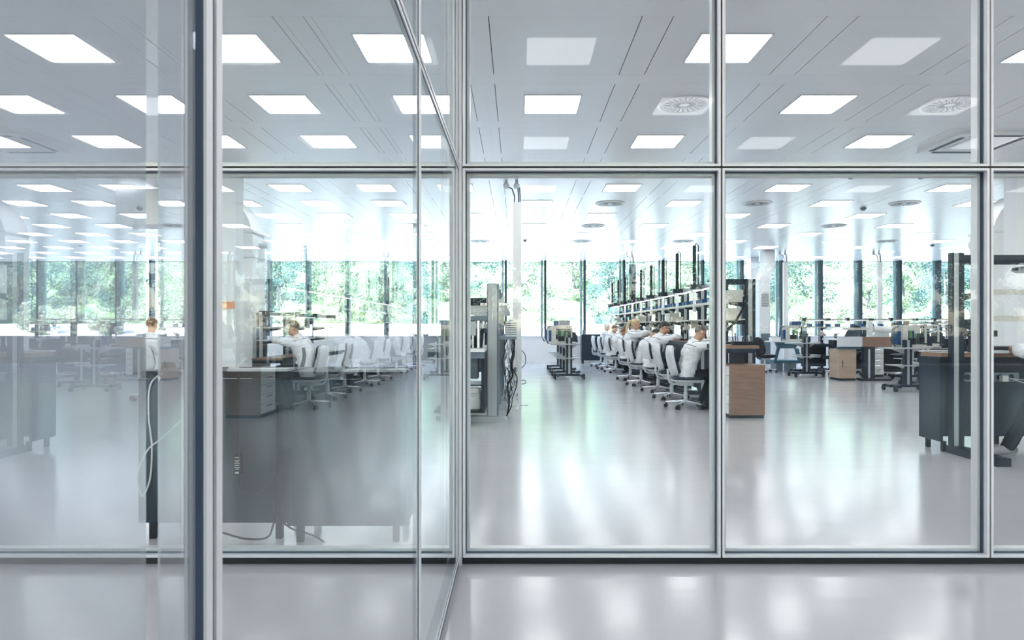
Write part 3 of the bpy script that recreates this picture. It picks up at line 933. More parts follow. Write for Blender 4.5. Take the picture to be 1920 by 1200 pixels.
# rear boxes and cables
rb = MB().box(-.09, .09, -.12, .12, 0, .24)
for i in range(6): rb.box(-.08, .08, -.1215, -.1205, .03 + i * .035, .04 + i * .035, 1)
for k, (x, y, z) in enumerate(((-.07, 9.75, 1.0805), (-.07, 10.95, 1.0805), (-.08, 12.1, 1.0805), (-.08, 8.6, 1.0805))):
    o = rb.build('power_unit', [M['lgrey'], M['dark']], loc=(x, y - .05, z))
    o.scale = (.8, .8, .8 if k != 2 else 1.1)
    tag(o, 'slotted grey power unit on the rear shelf of the ' + ['second', 'third', 'farthest', 'nearest'][k] + ' machine bench', 'power unit', 'power units behind the machine benches')
cr = random.Random(5)
cabs = []
for k in range(22):
    y = 8.75 + k * .19; x = -.20 + cr.uniform(0, .10); z = 1.2 + cr.uniform(-.12, .1)
    pts = [(x - .02, y, z)]
    for q in range(1, 9):
        t = q / 8
        pts.append((x + .07 * math.sin(t * 3.2 + k * 1.7) + cr.uniform(-.035, .035) + .03, y + cr.uniform(-.07, .07) + .1 * t, z - (z - .013) * t ** .8))
    o = MB().tube(smooth(pts, 4), cr.choice([.006, .008, .012]), 6).build('cable', M[cr.choice(['gasket', 'dark', 'lgrey', 'grey', 'grey'])])
    tag(o, 'tangled cable hanging down behind the machine benches next to the aisle', 'cable', 'cables behind the machine benches')
for k, (p, q) in enumerate((((978, 655), (981, 690)), ((978, 713), (982, 720)))):
    a = P(975, p[1], 10.3); b = P(978, q[1], 10.3)
    m_ = (a + b) / 2 + Vector((.075, 0, .01))
    o = MB().tube(smooth([a, a.lerp(m_, .5) + Vector((.02, 0, .01)), m_, b.lerp(m_, .5) + Vector((.025, 0, -.01)), b]), .007, 6).build('cable', M['gasket'])
    tag(o, ['dark cable loop standing out from the white pole at desk height', 'small dark cable end curling out low behind the white pole'][k], 'cable')
# grab handles on the rear side
for k, (px, py) in enumerate(((966, 693), (966, 718))):
    a = P(px, py, 9.9); b = P(px - 14, py + 26, 9.9)
    o = empty('probe', a); tag(o, ['upper', 'lower'][k] + ' grey probe on a thin arm in front of the white pole', 'probe')
    MB().tube([(0, 0, 0), tuple((b - a) * .5 + Vector((-.01, 0, -.0))), tuple(b - a)], .007, 6).build('arm', M['dark'], o)
    MB().cyl((0, 0, -.03), (.005, 0, .035), .02, n=10).build('head', M['grey'], o)

# ------------------------------------------------------------------ trolleys with inspection machines
def trolley(h=.955):
    o = empty('trolley')
    d = MB(); l_ = MB(); post_profile(d, l_, 0, 0, .121, h, .14, .08)
    f = d.build('post', M['navy'], o); l_.build('post_cover', M['alu'], f)
    MB().box(-.36, .36, -.05, .05, .07, .12).box(-.30, -.24, -.24, .24, .07, .119).box(.24, .30, -.24, .24, .07, .119).build('base', M['navy'], o)
    MB().box(-.42, .24, -.24, .24, .79, .815).prism([(-.30, .788), (.2, .788), (.075, .70), (-.075, .70)], -.03, .03, axis='y').build('platform', M['alu'], o)
    MB().box(-.30, .26, -.2, .2, .47, .49).prism([(-.20, .469), (.18, .469), (.075, .42), (-.075, .42)], -.03, .03, axis='y').build('shelf', M['alu'], o)
    for sx in (-.33, .33):
        for sy in (-.20, .20):
            MB().cyl((sx - .018, sy, .045), (sx + .018, sy, .045), .045, n=14).box(sx - .02, sx + .02, sy - .02, sy + .02, .0905, .11).build('caster', M['dark'], o)
    return o
tl = trolley(); tlu = False
def put_trolley(x, y, rz, label, group):
    global tlu
    o = place(tl, not tlu, (x, y, 0), rz, label, group, 'trolley'); tlu = True
def inspection_machine():
    o = empty('inspection_machine')
    f = MB().box(-.26, -.16, -.15, .15, 0, .42).box(-.16, .22, -.15, .15, .34, .42).box(.19, .22, -.15, -.12, .08, .34).box(-.16, .22, -.15, .15, 0, .05)
    f.build('frame', M['cream'], o)
    MB().box(-.10, .04, -.10, .10, .051, .17).build('stage', M['dark'], o)
    MB().cyl((.0, 0, .1705), (.0, 0, .30), .03, n=12).cyl((.10, 0, .051), (.10, 0, .26), .02, n=10).build('spindle', M['green'], o)
    MB().box(.12, .34, -.13, -.09, .10, .20).build('control_arm', M['navy'], o)
    MB().box(-.32, -.261, -.1, .1, .05, .30).build('rear_unit', M['blue'], o)
    for i in range(3):
        MB().tube([(-.27, -.05 + .04 * i, .40), (-.36, -.05 + .03 * i, .34), (-.40, -.04 + .02 * i, .12), (-.33, -.03, -.02 + .02 * i)], .009, 6).build('hose', M['gasket'], o)
    s_ = MB().prism([(.20, .05), (.36, .02), (.30, .26), (.22, .26)], -.12, .12, axis='y').build('display', M['navy'], o)
    for x in (.10, .15): MB().cyl((x, -.151, .38), (x, -.165, .38), .014, n=10).build('button', M['dark'], o)
    return o
im = inspection_machine(); imu = False
def put_machine(x, y, z, rz, label, group):
    global imu
    place(im, not imu, (x, y, z), rz, label, group, 'machine'); imu = True
ub = MB().box(-.13, .12, -.10, .10, 0, .115); ubo = []
def blue_box(x, y, z, label):
    o = ub.build('controller', M['blue'], loc=(x, y, z)) if not ubo else ubo[0].copy()
    if ubo: COL.objects.link(o); o.location = (x, y, z)
    ubo.append(o); tag(o, label, 'controller', 'blue controllers on the machines')
    
for k, y in enumerate((15.2, 16.3, 17.45, 18.7)):
    nm = ['nearest', 'second', 'third', 'farthest'][k]
    put_trolley(1.19 - .0 * k, y, 0, nm + ' dark wheeled trolley in the line standing in the middle aisle', 'trolleys in the middle aisle')
    if k in (0, 2):
        put_machine(1.05, y + .2, .8155, 0, ['cream inspection machine on the nearest trolley in the middle aisle', '', 'cream inspection machine on the third trolley in the middle aisle'][k], 'machines on the aisle trolleys')
        blue_box(1.10, y + .2, .8155 + .4205, 'blue controller box on top of the ' + ('nearest' if k == 0 else 'farther') + ' machine in the middle aisle')
    else:
        mon(1.2, y + .2, .8155, 1.2, 'dark monitor on the ' + nm + ' trolley in the middle aisle')

# ------------------------------------------------------------------ right hand dark watch desk and the two near desks at left
def watch_desk(L=1.5, D=.32, topm='wood', wname='watch_desk'):
    # local: user at -y, faces +y ; desk runs along +x from 0 ; back at y=0
    o = empty('watch_desk')
    MB().box(0, L, -D, 0, .915, .955).build('desktop', M[topm], o)
    MB().box(-.001, .34, -.06, .03, .9555, .97).build('desk_edge', M['lgrey'], o)
    MB().box(.0, .03, -D + .02, .03, .10, .914).build('side_panel', M['navy2'], o)
    MB().box(L - .03, L, -D + .02, .03, .10, .914).build('side_panel', M['navy2'], o)
    MB().box(.031, L - .031, .005, .028, .10, .914).build('back_panel', M['navy2'], o)
    for x in (.06, L - .06):
        for y in (-.02, -D + .06): MB().box(x - .018, x + .018, y - .018, y + .018, 0, .0995).build('leg', M['dark'], o)
    return o
def desk_frame(L=1.5, H=1.91):
    o = empty('desk_gantry')
    for x in (0, L):
        d = MB(); l_ = MB()
        d.box(x - .07, x - .052, -.03, .03, .07, H).box(x - .006, x + .045, -.03, .03, .07, H)
        l_.box(x - .0519, x - .0061, -.028, .028, .072, H - .004)
        f = d.build('post', M['navy'], o); l_.build('post_cover', M['alu'], f)
        MB().box(x - .075, x + .05, -.62, .05, 0, .07).build('foot', M['navy'], o)
    MB().box(.046, L - .071, -.025, .025, H - .11, H - .02).build('top_beam', M['navy'], o)
    for z in (1.52, 1.27):
        MB().box(.25, L - .1, -.03, .20, z, z + .022).box(.25, L - .1, -.05, -.0305, z - .012, z + .04).build('shelf', M['cream'], o)
        MB().prism([(.046, z - .06), (.25, z - .02), (.25, z + .02), (.046, z + .0)], -.02, .02, axis='y').build('shelf_arm', M['navy'], o)
    b_ = MB().rbox(.62, L - .15, -.17, -.07, H - .19, H - .135, .01).build('light_bar', M['alu'], o)
    MB().box(.64, L - .17, -.16, -.08, H - .196, H - .1905).build('led_strip', M['strip'], b_)
    MB().loft(slab_rings(-.12, .12, .06, [(0, .7), (.02, 1), (.05, .9), (.06, .5)])).build('lamp_end', M['dark'], b_, loc=(.56, -.12, H - .20))
    return o
RD = (4.16, 6.62)
wd = watch_desk(); place(wd, True, (4.07, 6.66, 0), 0, 'dark slate watch desk with a wooden top at the right edge', None, 'desk')
gf = desk_frame(); place(gf, True, (4.20, 6.30, 0), 0, 'dark gantry frame with two shelves standing at the right hand desk', None, 'shelf frame')
# things under and on that desk
o = empty('socket_strip', (4.42, 6.664, .655)); tag(o, 'grey socket strip on the panel under the right hand desk', 'socket strip')
MB().box(0, .62, -.03, 0, 0, .09).build('housing', M['grey'], o)
for i in range(5): MB().cyl((.10 + .11 * i, -.0305, .045), (.10 + .11 * i, -.034, .045), .03, n=12).build('socket', M['dark'], o)
o = empty('plug', (4.86, 6.60, .69)); tag(o, 'white plug with pale cords in the strip under the right hand desk', 'plug')
MB().box(-.03, .03, -.03, .02, -.03, .03).build('body', M['white'], o)
MB().tube([(.03, -.01, 0), (.3, -.1, -.02), (.7, -.2, 0)], .006, 6).build('cord', M['lgrey'], o)
MB().tube([(.02, -.02, .01), (.18, -.15, -.06), (.35, -.25, -.16), (.6, -.3, -.2)], .006, 6).build('cord', M['lgrey'], o)
o = empty('instrument', (4.47, 6.50, .9555)); tag(o, 'stacked black measuring instruments on the right hand desk', 'instrument')
MB().box(-.06, .16, -.08, .08, .22, .30).box(-.10, .20, -.08, .08, .155, .215).build('housing', M['navy'], o)
MB().box(.10, .16, -.05, .05, 0, .1549).box(-.02, .0, -.02, .02, 0, .1549).build('stand', M['navy'], o)
for x in (.04, .09): MB().cyl((x, -.0805, .27), (x, -.09, .27), .012, n=10).build('knob', M['chrome'], o)
o = empty('tray', (4.52, 6.30, .9555)); tag(o, 'flat pale tray lying at the edge of the right hand desk', 'tray')
MB().rbox(-.12, .14, -.05, .05, 0, .025, .01).build('body', M['lgrey'], o)
o = empty('small_box', (4.97, 6.34, .9555)); tag(o, 'white small carton on the right hand desk by the sleeve', 'box')
MB().box(-.05, .03, -.03, .03, 0, .08).build('body', M['white'], o)
o = empty('brush_pot', (5.42, 6.80, 1.0)); tag(o, 'dark pot full of upright brushes behind the right hand desk', 'pot')
MB().lathe([(.07, 0), (.09, .06), (.085, .06), (.06, .005), (.001, .005)], n=16).build('pot', M['dark'], o)
for i in range(9):
    a = i * .7
    MB().tube([(.02 * math.cos(a), .02 * math.sin(a), .006), (.07 * math.cos(a), .07 * math.sin(a), .17 + .02 * (i % 3))], [.005, .004], 6).build('brush', M['dark'], o)
o = empty('side_table', (5.42, 6.95, 0)); tag(o, 'dark narrow table behind the right hand desk holding the brush pot', 'table')
MB().box(-.55, .55, -.2, .2, .96, 1.0).build('tabletop', M['dark'], o)
for sx in (-.5, .5): MB().box(sx - .02, sx + .02, -.18, .18, 0, .959).build('leg', M['dark'], o)

# near desks seen through the left glass: dark backs towards us
wl = watch_desk(.66, .40, 'dark'); wl.location = (-.62, 3.70, 0); wl.rotation_euler = (0, 0, PI)
tag(wl, 'slate desk back standing close behind the left glass, right one of two', 'desk')
wl = watch_desk(.84, .40, 'dark'); wl.location = (-1.30, 3.76, 0); wl.rotation_euler = (0, 0, PI)
tag(wl, 'slate desk back close behind the left glass, left one with cables', 'desk')
def cable(name, pts, r, m, label, grp=None, cat='cable'):
    o = MB().tube(smooth(pts), r, 6).build(name, M[m]); tag(o, label, cat, grp); return o
D3 = 3.708
o = empty('power_adapter', P(447, 870, D3)); tag(o, 'black power adapter with white label hanging on the slate desk back', 'power adapter')
MB().rbox(-.022, .022, -.018, .018, -.055, .055, .006).build('body', M['dark'], o)
rl = MB()
for z_, w_ in ((.038, .012), (.022, .014), (.014, .011), (.004, .015), (-.006, .012), (-.018, .015), (-.026, .010)): rl.box(-w_, w_, -.0195, -.0182, z_, z_ + .003)
rl.build('rating_label', M['lgrey'], o)
MB().box(-.010, .010, -.0195, -.0182, -.05, -.04).build('warning_label', M['cream'], o)
MB().tube([(0, 0, .055), (-.002, 0, .12), (0, 0, .5)], .006, 6).build('cord', M['dark'], o)
MB().tube(smooth([(0, 0, -.055), (.01, 0, -.13), (.06, 0, -.17), (.15, 0, -.13), (.27, 0, -.02), (.40, 0, .07), (.45, 0, .03), (.44, 0, -.03), (.36, 0, -.04), (.28, 0, .02), (.29, 0, .2)]), .006, 6).build('cord', M['dark'], o)
cable('cable', [P(520, 760, D3), P(519, 860, D3), P(516, 960, D3), P(512, 985, D3), P(500, 1008, D3), P(460, 1010, D3), P(415, 998, D3)], .006, 'dark', 'thin dark cable falling to the floor behind the left slate desk')
cable('cable', [P(538, 770, D3), P(542, 850, D3), P(530, 930, D3), P(522, 965, D3), P(545, 990, D3), P(590, 1005, D3), P(625, 1030, D3)], .006, 'dark', 'thin dark cable curving across the gap between the slate desks')
cable('cable', [P(q_[0], q_[1], 3.722) for q_ in ((305, 699), (282, 722), (279, 780), (285, 840), (281, 900), (266, 930), (258, 890), (276, 845), (300, 825), (325, 802), (352, 770), (372, 700))], .005, 'lgrey', 'white cable looping down the slate desk behind the glass gap')
o = empty('desk_hook', (-1.61, 3.80, .976)); tag(o, 'bent white cable guide on the left slate desk top', 'cable guide')
MB().tube([(0, 0, -.02), (.0, 0, .0), (.02, 0, .02), (.05, 0, .05)], .008, 6).build('guide', M['white'], o); MB().ball((-.03, 0, .0), .02).build('end', M['white'], o)

# ------------------------------------------------------------------ right hand work area by the windows
GR = 'benches in the right hand work area'
# row of benches facing away, running along x
for k in range(4):
    o = put_ws2(8.55 + 1.2 * k, 18.6, R(90), ['leftmost', 'second', 'third', 'fourth'][k] + ' bench of the cross row with blue bins below the right windows', GR)
    o.scale = (1, 1, .76)
    for q in range(4):
        bin_(8.15 + 1.2 * k + q * .26, 18.42, 1.197, R(90), 'blue plastic bin on the shelf of the cross row below the right windows', 'blue bins on the cross row at right')
    dlamp(8.45 + 1.2 * k, 18.3, .727, 1.0, 'cream desk lamp on the cross row of benches below the right windows', 'desk lamps on the cross row at right')
    micro(8.85 + 1.2 * k, 18.35, .727, R(90), 'microscope on the cross row of benches below the right windows', 'microscopes on the cross row at right')
# wooden bench end with grey front
o = empty('instrument_bench', (7.55, 14.7, 0)); tag(o, 'bench with grey front board and wooden end panel in the right work area', 'workbench')
MB().box(-.42, .12, -.03, .03, .76, .98).build('front_board', M['lgrey'], o)
MB().box(.1205, .78, -.035, .03, .76, .975).build('wood_board', M['wood'], o)
MB().box(-.42, .78, .031, .75, .90, .93).build('desktop', M['lgrey'], o)
MB().box(-.40, .10, .0, .10, .70, .759).build('rail', M['teal'], o)
d = MB().box(.20, .44, .05, .17, .05, .759); d.build('post', M['navy'], o)
MB().box(.28, .325, .035, .0495, .05, .70).build('post_cover', M['alu'], o)
MB().box(.10, .75, -.05, .20, 0, .05).build('foot', M['navy'], o)
o = empty('wooden_cabinet', (7.42, 14.85, 0)); tag(o, 'light wooden cabinet under the instrument bench with a black foot', 'cabinet')
MB().box(-.24, .14, -.12, .35, .05, .70).build('body', M['woodl'], o); MB().box(-.23, .13, -.11, .34, 0, .0499).build('plinth', M['dark'], o)
MB().tube([(-.17, -.1205, .30), (-.165, -.135, .34), (-.165, -.135, .42), (-.17, -.1205, .46)], .007, 6).build('handle', M['dark'], o)
o = empty('swivel_arm_lamp', (7.95, 14.9, .9305)); tag(o, 'grey tubular inspection lamp on a bracket above the instrument bench', 'lamp')
MB().box(-.05, .05, -.04, .04, 0, .40).build('column', M['lgrey'], o)
MB().cyl((.08, 0, .22), (.52, 0, .20), .075, n=14).build('tube_lamp', M['lgrey'], o)
MB().box(-.6, -.0505, -.05, .05, .20, .25).build('arm', M['cream'], o)
MB().box(.5205, .60, -.06, .06, .10, .36).build('end_block', M['navy'], o)
o = empty('hooded_instrument', (8.3, 15.25, .9305)); tag(o, 'pale hooded instrument standing on the instrument bench', 'instrument')
MB().prism([(-.22, 0), (.26, 0), (.20, .18), (-.05, .18)], -.12, .12, axis='y').build('hood', M['lgrey'], o)
# high backed chairs, in front of the added dark volume
def curved_back(loc, rz, label):
    o = empty('high_back_chair', loc, rz); tag(o, label, 'chair', 'dark high backed chairs in the right work area')
    rows = back_surface(.0, .05, .23, .60, 1.24, bend=-.28)
    MB().loft(rows).build('backrest', M['navy'], o)
    MB().loft(slab_rings(-.21, .24, .23, [(.47, .9), (.50, 1.0), (.54, .98), (.55, .85)])).build('seat', M['navy'], o)
    MB().cyl((0, 0, .09), (0, 0, .469), .03, n=12).build('column', M['grey'], o)
    MB().tube([(-.0, 0, .44), (-.2, 0, .46), (-.24, 0, .68)], .02, 8).build('back_support', M['grey'], o)
    for k in range(5):
        a = 2 * PI * k / 5
        MB().tube([(0, 0, .1), (.28 * math.cos(a), .28 * math.sin(a), .07)], [.022, .016], 6).build('base_leg', M['chrome'], o)
        MB().cyl((.28 * math.cos(a) - .015, .28 * math.sin(a), .03), (.28 * math.cos(a) + .015, .28 * math.sin(a), .03), .03, n=10).build('caster', M['dark'], o)
curved_back((8.55, 17.1, 0), R(215), 'dark high backed chair with curved back left of the instrument bench')
curved_back((9.10, 17.3, 0), R(215), 'second dark high backed chair, just behind the grey front board')
curved_back((9.20, 15.78, 0), R(205), 'dark high backed chair behind the wooden end panel')
chair(7.98, 16.6, R(-160), 'black task chair facing the trolley in the right work area', 'black task chairs at right', dark=True)
chair(8.75, 16.3, R(170), 'black task chair half hidden behind the instrument bench', 'black task chairs at right', dark=True)
chair(6.52, 17.4, R(20), 'black task chair beside the slim grille duct', 'black task chairs at right', dark=True)
# trolleys and tables
put_trolley(7.42, 16.9, 0, 'dark wheeled trolley with light post left of the black chair', 'trolleys in the right work area')
put_trolley(7.32, 12.4, 0, 'dark wheeled trolley nearest the slate desk at right', 'trolleys in the right work area')
put_trolley(8.15, 13.3, 0, 'second dark trolley, partly hidden by the slate desk at right', 'trolleys in the right work area')
put_machine(7.50, 12.6, .8155, .1, 'cream inspection machine on the trolley nearest the slate desk', None)
put_machine(8.25, 13.4, .8155, .0, 'cream inspection machine half hidden above the slate desk', None)
mon(7.40, 17.05, .8155, 2.4, 'dark monitor on the trolley left of the black chair')
o = empty('machine_table', (7.35, 18.0, 0)); tag(o, 'low blue grey machine table next to the grille duct', 'table')
MB().box(-.50, .30, -.3, .3, .78, .815).build('tabletop', M['lgrey'], o)
MB().prism([(-.42, .779), (.22, .779), (.12, .62), (-.36, .62)], -.28, -.2, axis='y').build('apron', M['teal'], o)
MB().prism([(-.38, .62), (-.30, .62), (-.38, .30), (-.44, .30)], -.28, -.22, axis='y').build('leg', M['teal'], o)
MB().prism([(.10, .62), (.20, .62), (.28, .30), (.20, .30)], -.28, -.22, axis='y').build('leg', M['teal'], o)
MB().box(-.46, .28, -.3, .25, .22, .30).build('crossbar', M['teal'], o)
for x in (-.28, .08): MB().box(x - .09, x + .09, -.2, .2, 0, .219).build('column', M['grey'], o)
put_machine(7.55, 18.05, .8155, 0, 'cream inspection machine on the low blue grey table', None); blue_box(7.60, 18.05, .8155 + .4205, 'blue controller box on the machine beside the grille duct')
o = empty('instrument', (7.0, 17.95, .8155)); tag(o, 'small white instrument at the left end of the low machine table', 'instrument')
MB().box(-.12, .12, -.1, .1, 0, .10).build('housing', M['white'], o); MB().tube([(-.1, 0, .1005), (-.06, 0, .2), (.05, 0, .16), (.1, 0, .1005)], .008, 6).build('handle', M['dark'], o)
o = empty('dark_volume', (9.4, 17.84, 0)); tag(o, 'long black volume added behind the high backed chairs to darken the floor', 'cabinet')  # added dark mass: fills the background and darkens the floor reflection
MB().box(-.9, 3.6, -.14, .2, .06, .88).build('body', M['dark'], o); MB().box(-.88, 3.58, -.18, .18, 0, .0599).build('plinth', M['black'], o)
dr2 = copy_tree(dc); place(dr2, True, (8.62, 16.0, 0), R(90), 'pale drawer cabinet behind the black task chair at right', None, 'cabinet'); dr2.scale = (.8, .6, 1)
for k in range(3):
    o = put_ws2(10.1 + 1.2 * k, 16.4, R(90), ['leftmost', 'middle', 'rightmost'][k] + ' bench of the second cross row, in front of the blue bins at right', GR)
    o.scale = (1, 1, .70)
    for q in range(3):
        bin_(9.75 + 1.2 * k + q * .3, 16.22, 1.1031, R(90), 'blue plastic bin on the second cross row of benches at right', 'blue bins on the second cross row at right')
    micro(9.9 + 1.2 * k, 16.15, .669, R(90), 'microscope on the second cross row of benches at right', 'microscopes on the second cross row at right')
    chair(10.2 + 1.2 * k, 15.45, R(80 + 17 * k), 'black task chair at the ' + ['leftmost', 'middle', 'rightmost'][k] + ' bench of the second cross row', 'black task chairs at right', dark=True)
put_trolley(8.9, 14.9, 0, 'dark trolley between the instrument bench and the second cross row', 'trolleys in the right work area')
mon(8.85, 15.0, .8155, 1.3, 'dark monitor on the trolley right of the instrument bench')
put_trolley(6.95, 15.9, 0, 'dark trolley left of the light wooden cabinet', 'trolleys in the right work area')
# a bench row beyond the left glass
for k in range(3):
    put_ws2(-4.10, 10.6 + 1.2 * k, PI, ['nearest', 'middle', 'farthest'][k] + ' watchmaker bench of the row seen through the left glass', 'watchmaker benches beyond the left glass')
chair(-3.20, 9.3, R(200), 'grey task chair beyond the left glass, its shell turned to us', 'grey task chairs beyond the left glass')
chair(-3.25, 11.9, R(185), 'grey task chair further back beyond the left glass', 'grey task chairs beyond the left glass')
chair(-3.28, 10.4, R(175), 'grey task chair under the worker beyond the left glass', 'grey task chairs beyond the left glass')
chair(-6.08, 10.9, R(88), 'grey task chair under the worker seen through the glass gap', 'grey task chairs beyond the left glass')
o = empty('orange_sign', (-4.26, 9.352, 1.46)); tag(o, 'small orange sign on the white column beyond the left glass', 'sign')
MB().box(0, .25, -.006, .006, 0, .10).build('board', M['orange'], o)
# ------------------------------------------------------------------ people in white coats
def remeshed(mb, vox, smooth_it, name, mt, disp=None):
    me = mb.mesh('tmp', mt)
    ob = bpy.data.objects.new('tmp', me); COL.objects.link(ob)
    r_ = ob.modifiers.new('r', 'REMESH'); r_.mode = 'VOXEL'; r_.voxel_size = vox; r_.use_smooth_shade = True
    s_ = ob.modifiers.new('s', 'SMOOTH'); s_.factor = .5; s_.iterations = smooth_it
    bpy.context.view_layer.update()
    dg = bpy.context.evaluated_depsgraph_get()
    m2 = bpy.data.meshes.new_from_object(ob.evaluated_get(dg))
    bpy.data.objects.remove(ob); bpy.data.meshes.remove(me)
    if disp:
        ns = [v.normal.copy() for v in m2.vertices]
        for v, nn in zip(m2.vertices, ns): v.co += nn * disp(v.co)
    m2.name = name
    m2.materials.clear(); m2.materials.append(mt)
    return m2
def chain(mb, pts, rs, n=14):
    pts = [Vector(p) for p in pts]
    for (a, b), (ra, rb_) in zip(zip(pts, pts[1:]), zip(rs, rs[1:])):
        mb.cyl(a, b, ra, rb_, n=n)
    for p, r in zip(pts, rs): mb.ball(p, r * 1.0, nu=n, nv=8)
def ik(sh, hand, l1, l2, pole):
    d = hand - sh; L = min(d.length, (l1 + l2) * .995); dn = d.normalized()
    a = (l1 * l1 - l2 * l2 + L * L) / (2 * L); h = math.sqrt(max(0, l1 * l1 - a * a))
    p = (pole - dn * pole.dot(dn)).normalized()
    return sh + dn * a + p * h
def ellring(c, fwd, side, hw, hd, n=24, ex=2.4):
    out = []
    for i in range(n):
        t = 2 * PI * i / n; c_, s_ = math.cos(t), math.sin(t)
        out.append(c + fwd * (hd * math.copysign(abs(c_) ** (2 / ex), c_)) + side * (hw * math.copysign(abs(s_) ** (2 / ex), s_)))
    return out
def person(loc, rz, label, hair, lean=.5, hpitch=.55, hyaw=0.0, hands=((.50, .10, 1.0), (.50, -.10, 1.0)), legs=None, ponytail=False,
           glasses=False, short=False, seed=0, poles=None, sc_=1.0, longhair=False, sway=0.0):
    root = empty('person', loc, rz); tag(root, label, 'person', 'people in white coats')
    Y = Vector((0, 1, 0))
    def dirv(a): return Vector((math.sin(a), 0, math.cos(a)))
    P0 = Vector((-.02, 0, .545)); P1 = P0 + dirv(lean * .5) * .16; P2 = P1 + dirv(lean * .95) * .175; P3 = P2 + dirv(lean * 1.2) * .14
    for q, k in ((P1, .3), (P2, .7), (P3, 1.0)): q.y += sway * k
    P4 = P3 + dirv(lean * 1.3) * .05
    hp = lean * .75 + hpitch * .5
    H = P4 + dirv(lean * 1.1 + .12) * .062 + dirv(hp) * .105
    # head frame
    Rm = Matrix.Rotation(hyaw, 4, 'Z') @ Matrix.Rotation(hpitch, 4, 'Y')
    hf, hs, hu = (Rm @ Vector((1, 0, 0))), (Rm @ Vector((0, 1, 0))), (Rm @ Vector((0, 0, 1)))
    TH = Matrix.Translation(H) @ Rm
    shs = [P3 + Vector((-.01, .175, -.025)), P3 + Vector((-.01, -.175, -.025))]
    hands = [Vector(h) for h in hands]
    poles = poles or [Vector((.1, 1, .15)), Vector((.1, -1, .15))]
    elb = [ik(shs[i], hands[i], .285, .255, Vector(poles[i])) for i in (0, 1)]
    legs = legs or [((.42, .12, .53), (.36, .12, .095), (.50, .13, .045)), ((.43, -.11, .53), (.34, -.11, .095), (.48, -.12, .045))]
    fw = [dirv(a + PI / 2) for a in (0, lean * .5, lean * .95, lean * 1.2, lean * 1.3)]
    def torso(mb, g, drop=0.0):
        rings = []
        if drop:
            rings.append(ellring(P0 + Vector((.03, 0, -drop)), Vector((1, 0, 0)), Y, .185 + g, .155 + g))
        for c_, f_, hw, hd in ((P0 + Vector((0, 0, -.05)), Vector((1, 0, 0)), .155, .115), (P0 + Vector((0, 0, .03)), fw[0], .165, .12), (P1, fw[1], .142, .105),
                               (P2, fw[2], .165, .118), (P2.lerp(P3, .6), fw[3], .178, .112), (P3, fw[3], .150, .085), (P4, fw[4], .075, .066)):
            rings.append(ellring(c_, f_, Y, hw + g, hd + g))
        mb.loft(rings)
    # body
    b = MB(); torso(b, 0.0)
    chain(b, [P3, P4, H + hf * -.015 + hu * -.05], [.075, .057, .054])
    b.ball((0, 0, 0), (1, 1, 1), nu=18, nv=12, T=TH @ Matrix.Translation((-.012, 0, .025)) @ Matrix.Diagonal((.094, .076, .092, 1)))
    b.ball((0, 0, 0), (1, 1, 1), nu=16, nv=10, T=TH @ Matrix.Translation((.020, 0, -.035)) @ Matrix.Diagonal((.068, .060, .078, 1)))
    b.ball((0, 0, 0), (1, 1, 1), nu=12, nv=8, T=TH @ Matrix.Translation((.055, 0, -.088)) @ Matrix.Diagonal((.024, .026, .022, 1)))
    nb = TH @ Vector((.080, 0, .012)); nt_ = TH @ Vector((.104, 0, -.026))
    b.cyl(nb, nt_, .009, .014, n=10); b.ball(nt_, .0145, 10, 8)
    for s_ in (-1, 1):
        b.ball((0, 0, 0), (1, 1, 1), nu=10, nv=8, T=TH @ Matrix.Translation((-.012, s_ * .076, -.008)) @ Matrix.Rotation(s_ * .35, 4, 'Z') @ Matrix.Diagonal((.019, .010, .031, 1)))
        b.ball(TH @ Vector((.070, s_ * .030, .034)), .013, 10, 7)
        b.ball(TH @ Vector((.055, s_ * .040, -.022)), .020, 10, 7)
    for i in (0, 1):
        s_ = 1 - 2 * i
        chain(b, [shs[i], elb[i], hands[i]], [.050, .040, .027])
        f_ = (hands[i] - elb[i]).normalized(); f_ = Vector((f_.x, f_.y, f_.z * .4)).normalized()
        sd_ = Vector((-f_.y, f_.x, 0)).normalized(); up = f_.cross(sd_)
        if up.z < 0: up = -up
        pc = hands[i] + f_ * .05
        Tm = Matrix((f_, sd_, up)).transposed().to_4x4(); Tm.translation = pc
        b.ball((0, 0, 0), (1, 1, 1), nu=12, nv=8, T=Tm @ Matrix.Diagonal((.052, .040, .016, 1)))
        for q, (o_, ln) in enumerate(((-.029, .062), (-.010, .074), (.010, .080), (.029, .072))):
            k0 = pc + f_ * .042 + sd_ * o_; k1 = k0 + f_ * (ln * .5) - up * .010; k2 = k1 + f_ * (ln * .28) - up * (.022 + .003 * q); k3 = k2 + f_ * (ln * .12) - up * .018
            chain(b, [k0, k1, k2, k3], [.0095, .009, .008, .007], 8)
        t0 = pc - f_ * .018 - sd_ * (s_ * .034)
        chain(b, [t0, t0 + f_ * .030 - sd_ * (s_ * .022) - up * .012, t0 + f_ * .062 - sd_ * (s_ * .020) - up * .022], [.012, .0105, .0085], 8)
    for kn, an, to in legs:
        s_ = 1 if kn[1] > 0 else -1
        chain(b, [(0, s_ * .088, .535), kn, an], [.075, .055, .036]); an_ = Vector(an); to_ = Vector(to); chain(b, [an, (an_ * .5 + to_ * .5) * 1.0 - Vector((0, 0, .018))], [.034, .020])
    o = bpy.data.objects.new('body', remeshed(b, .0075, 4, 'body', M['skin'])); COL.objects.link(o); o.parent = root
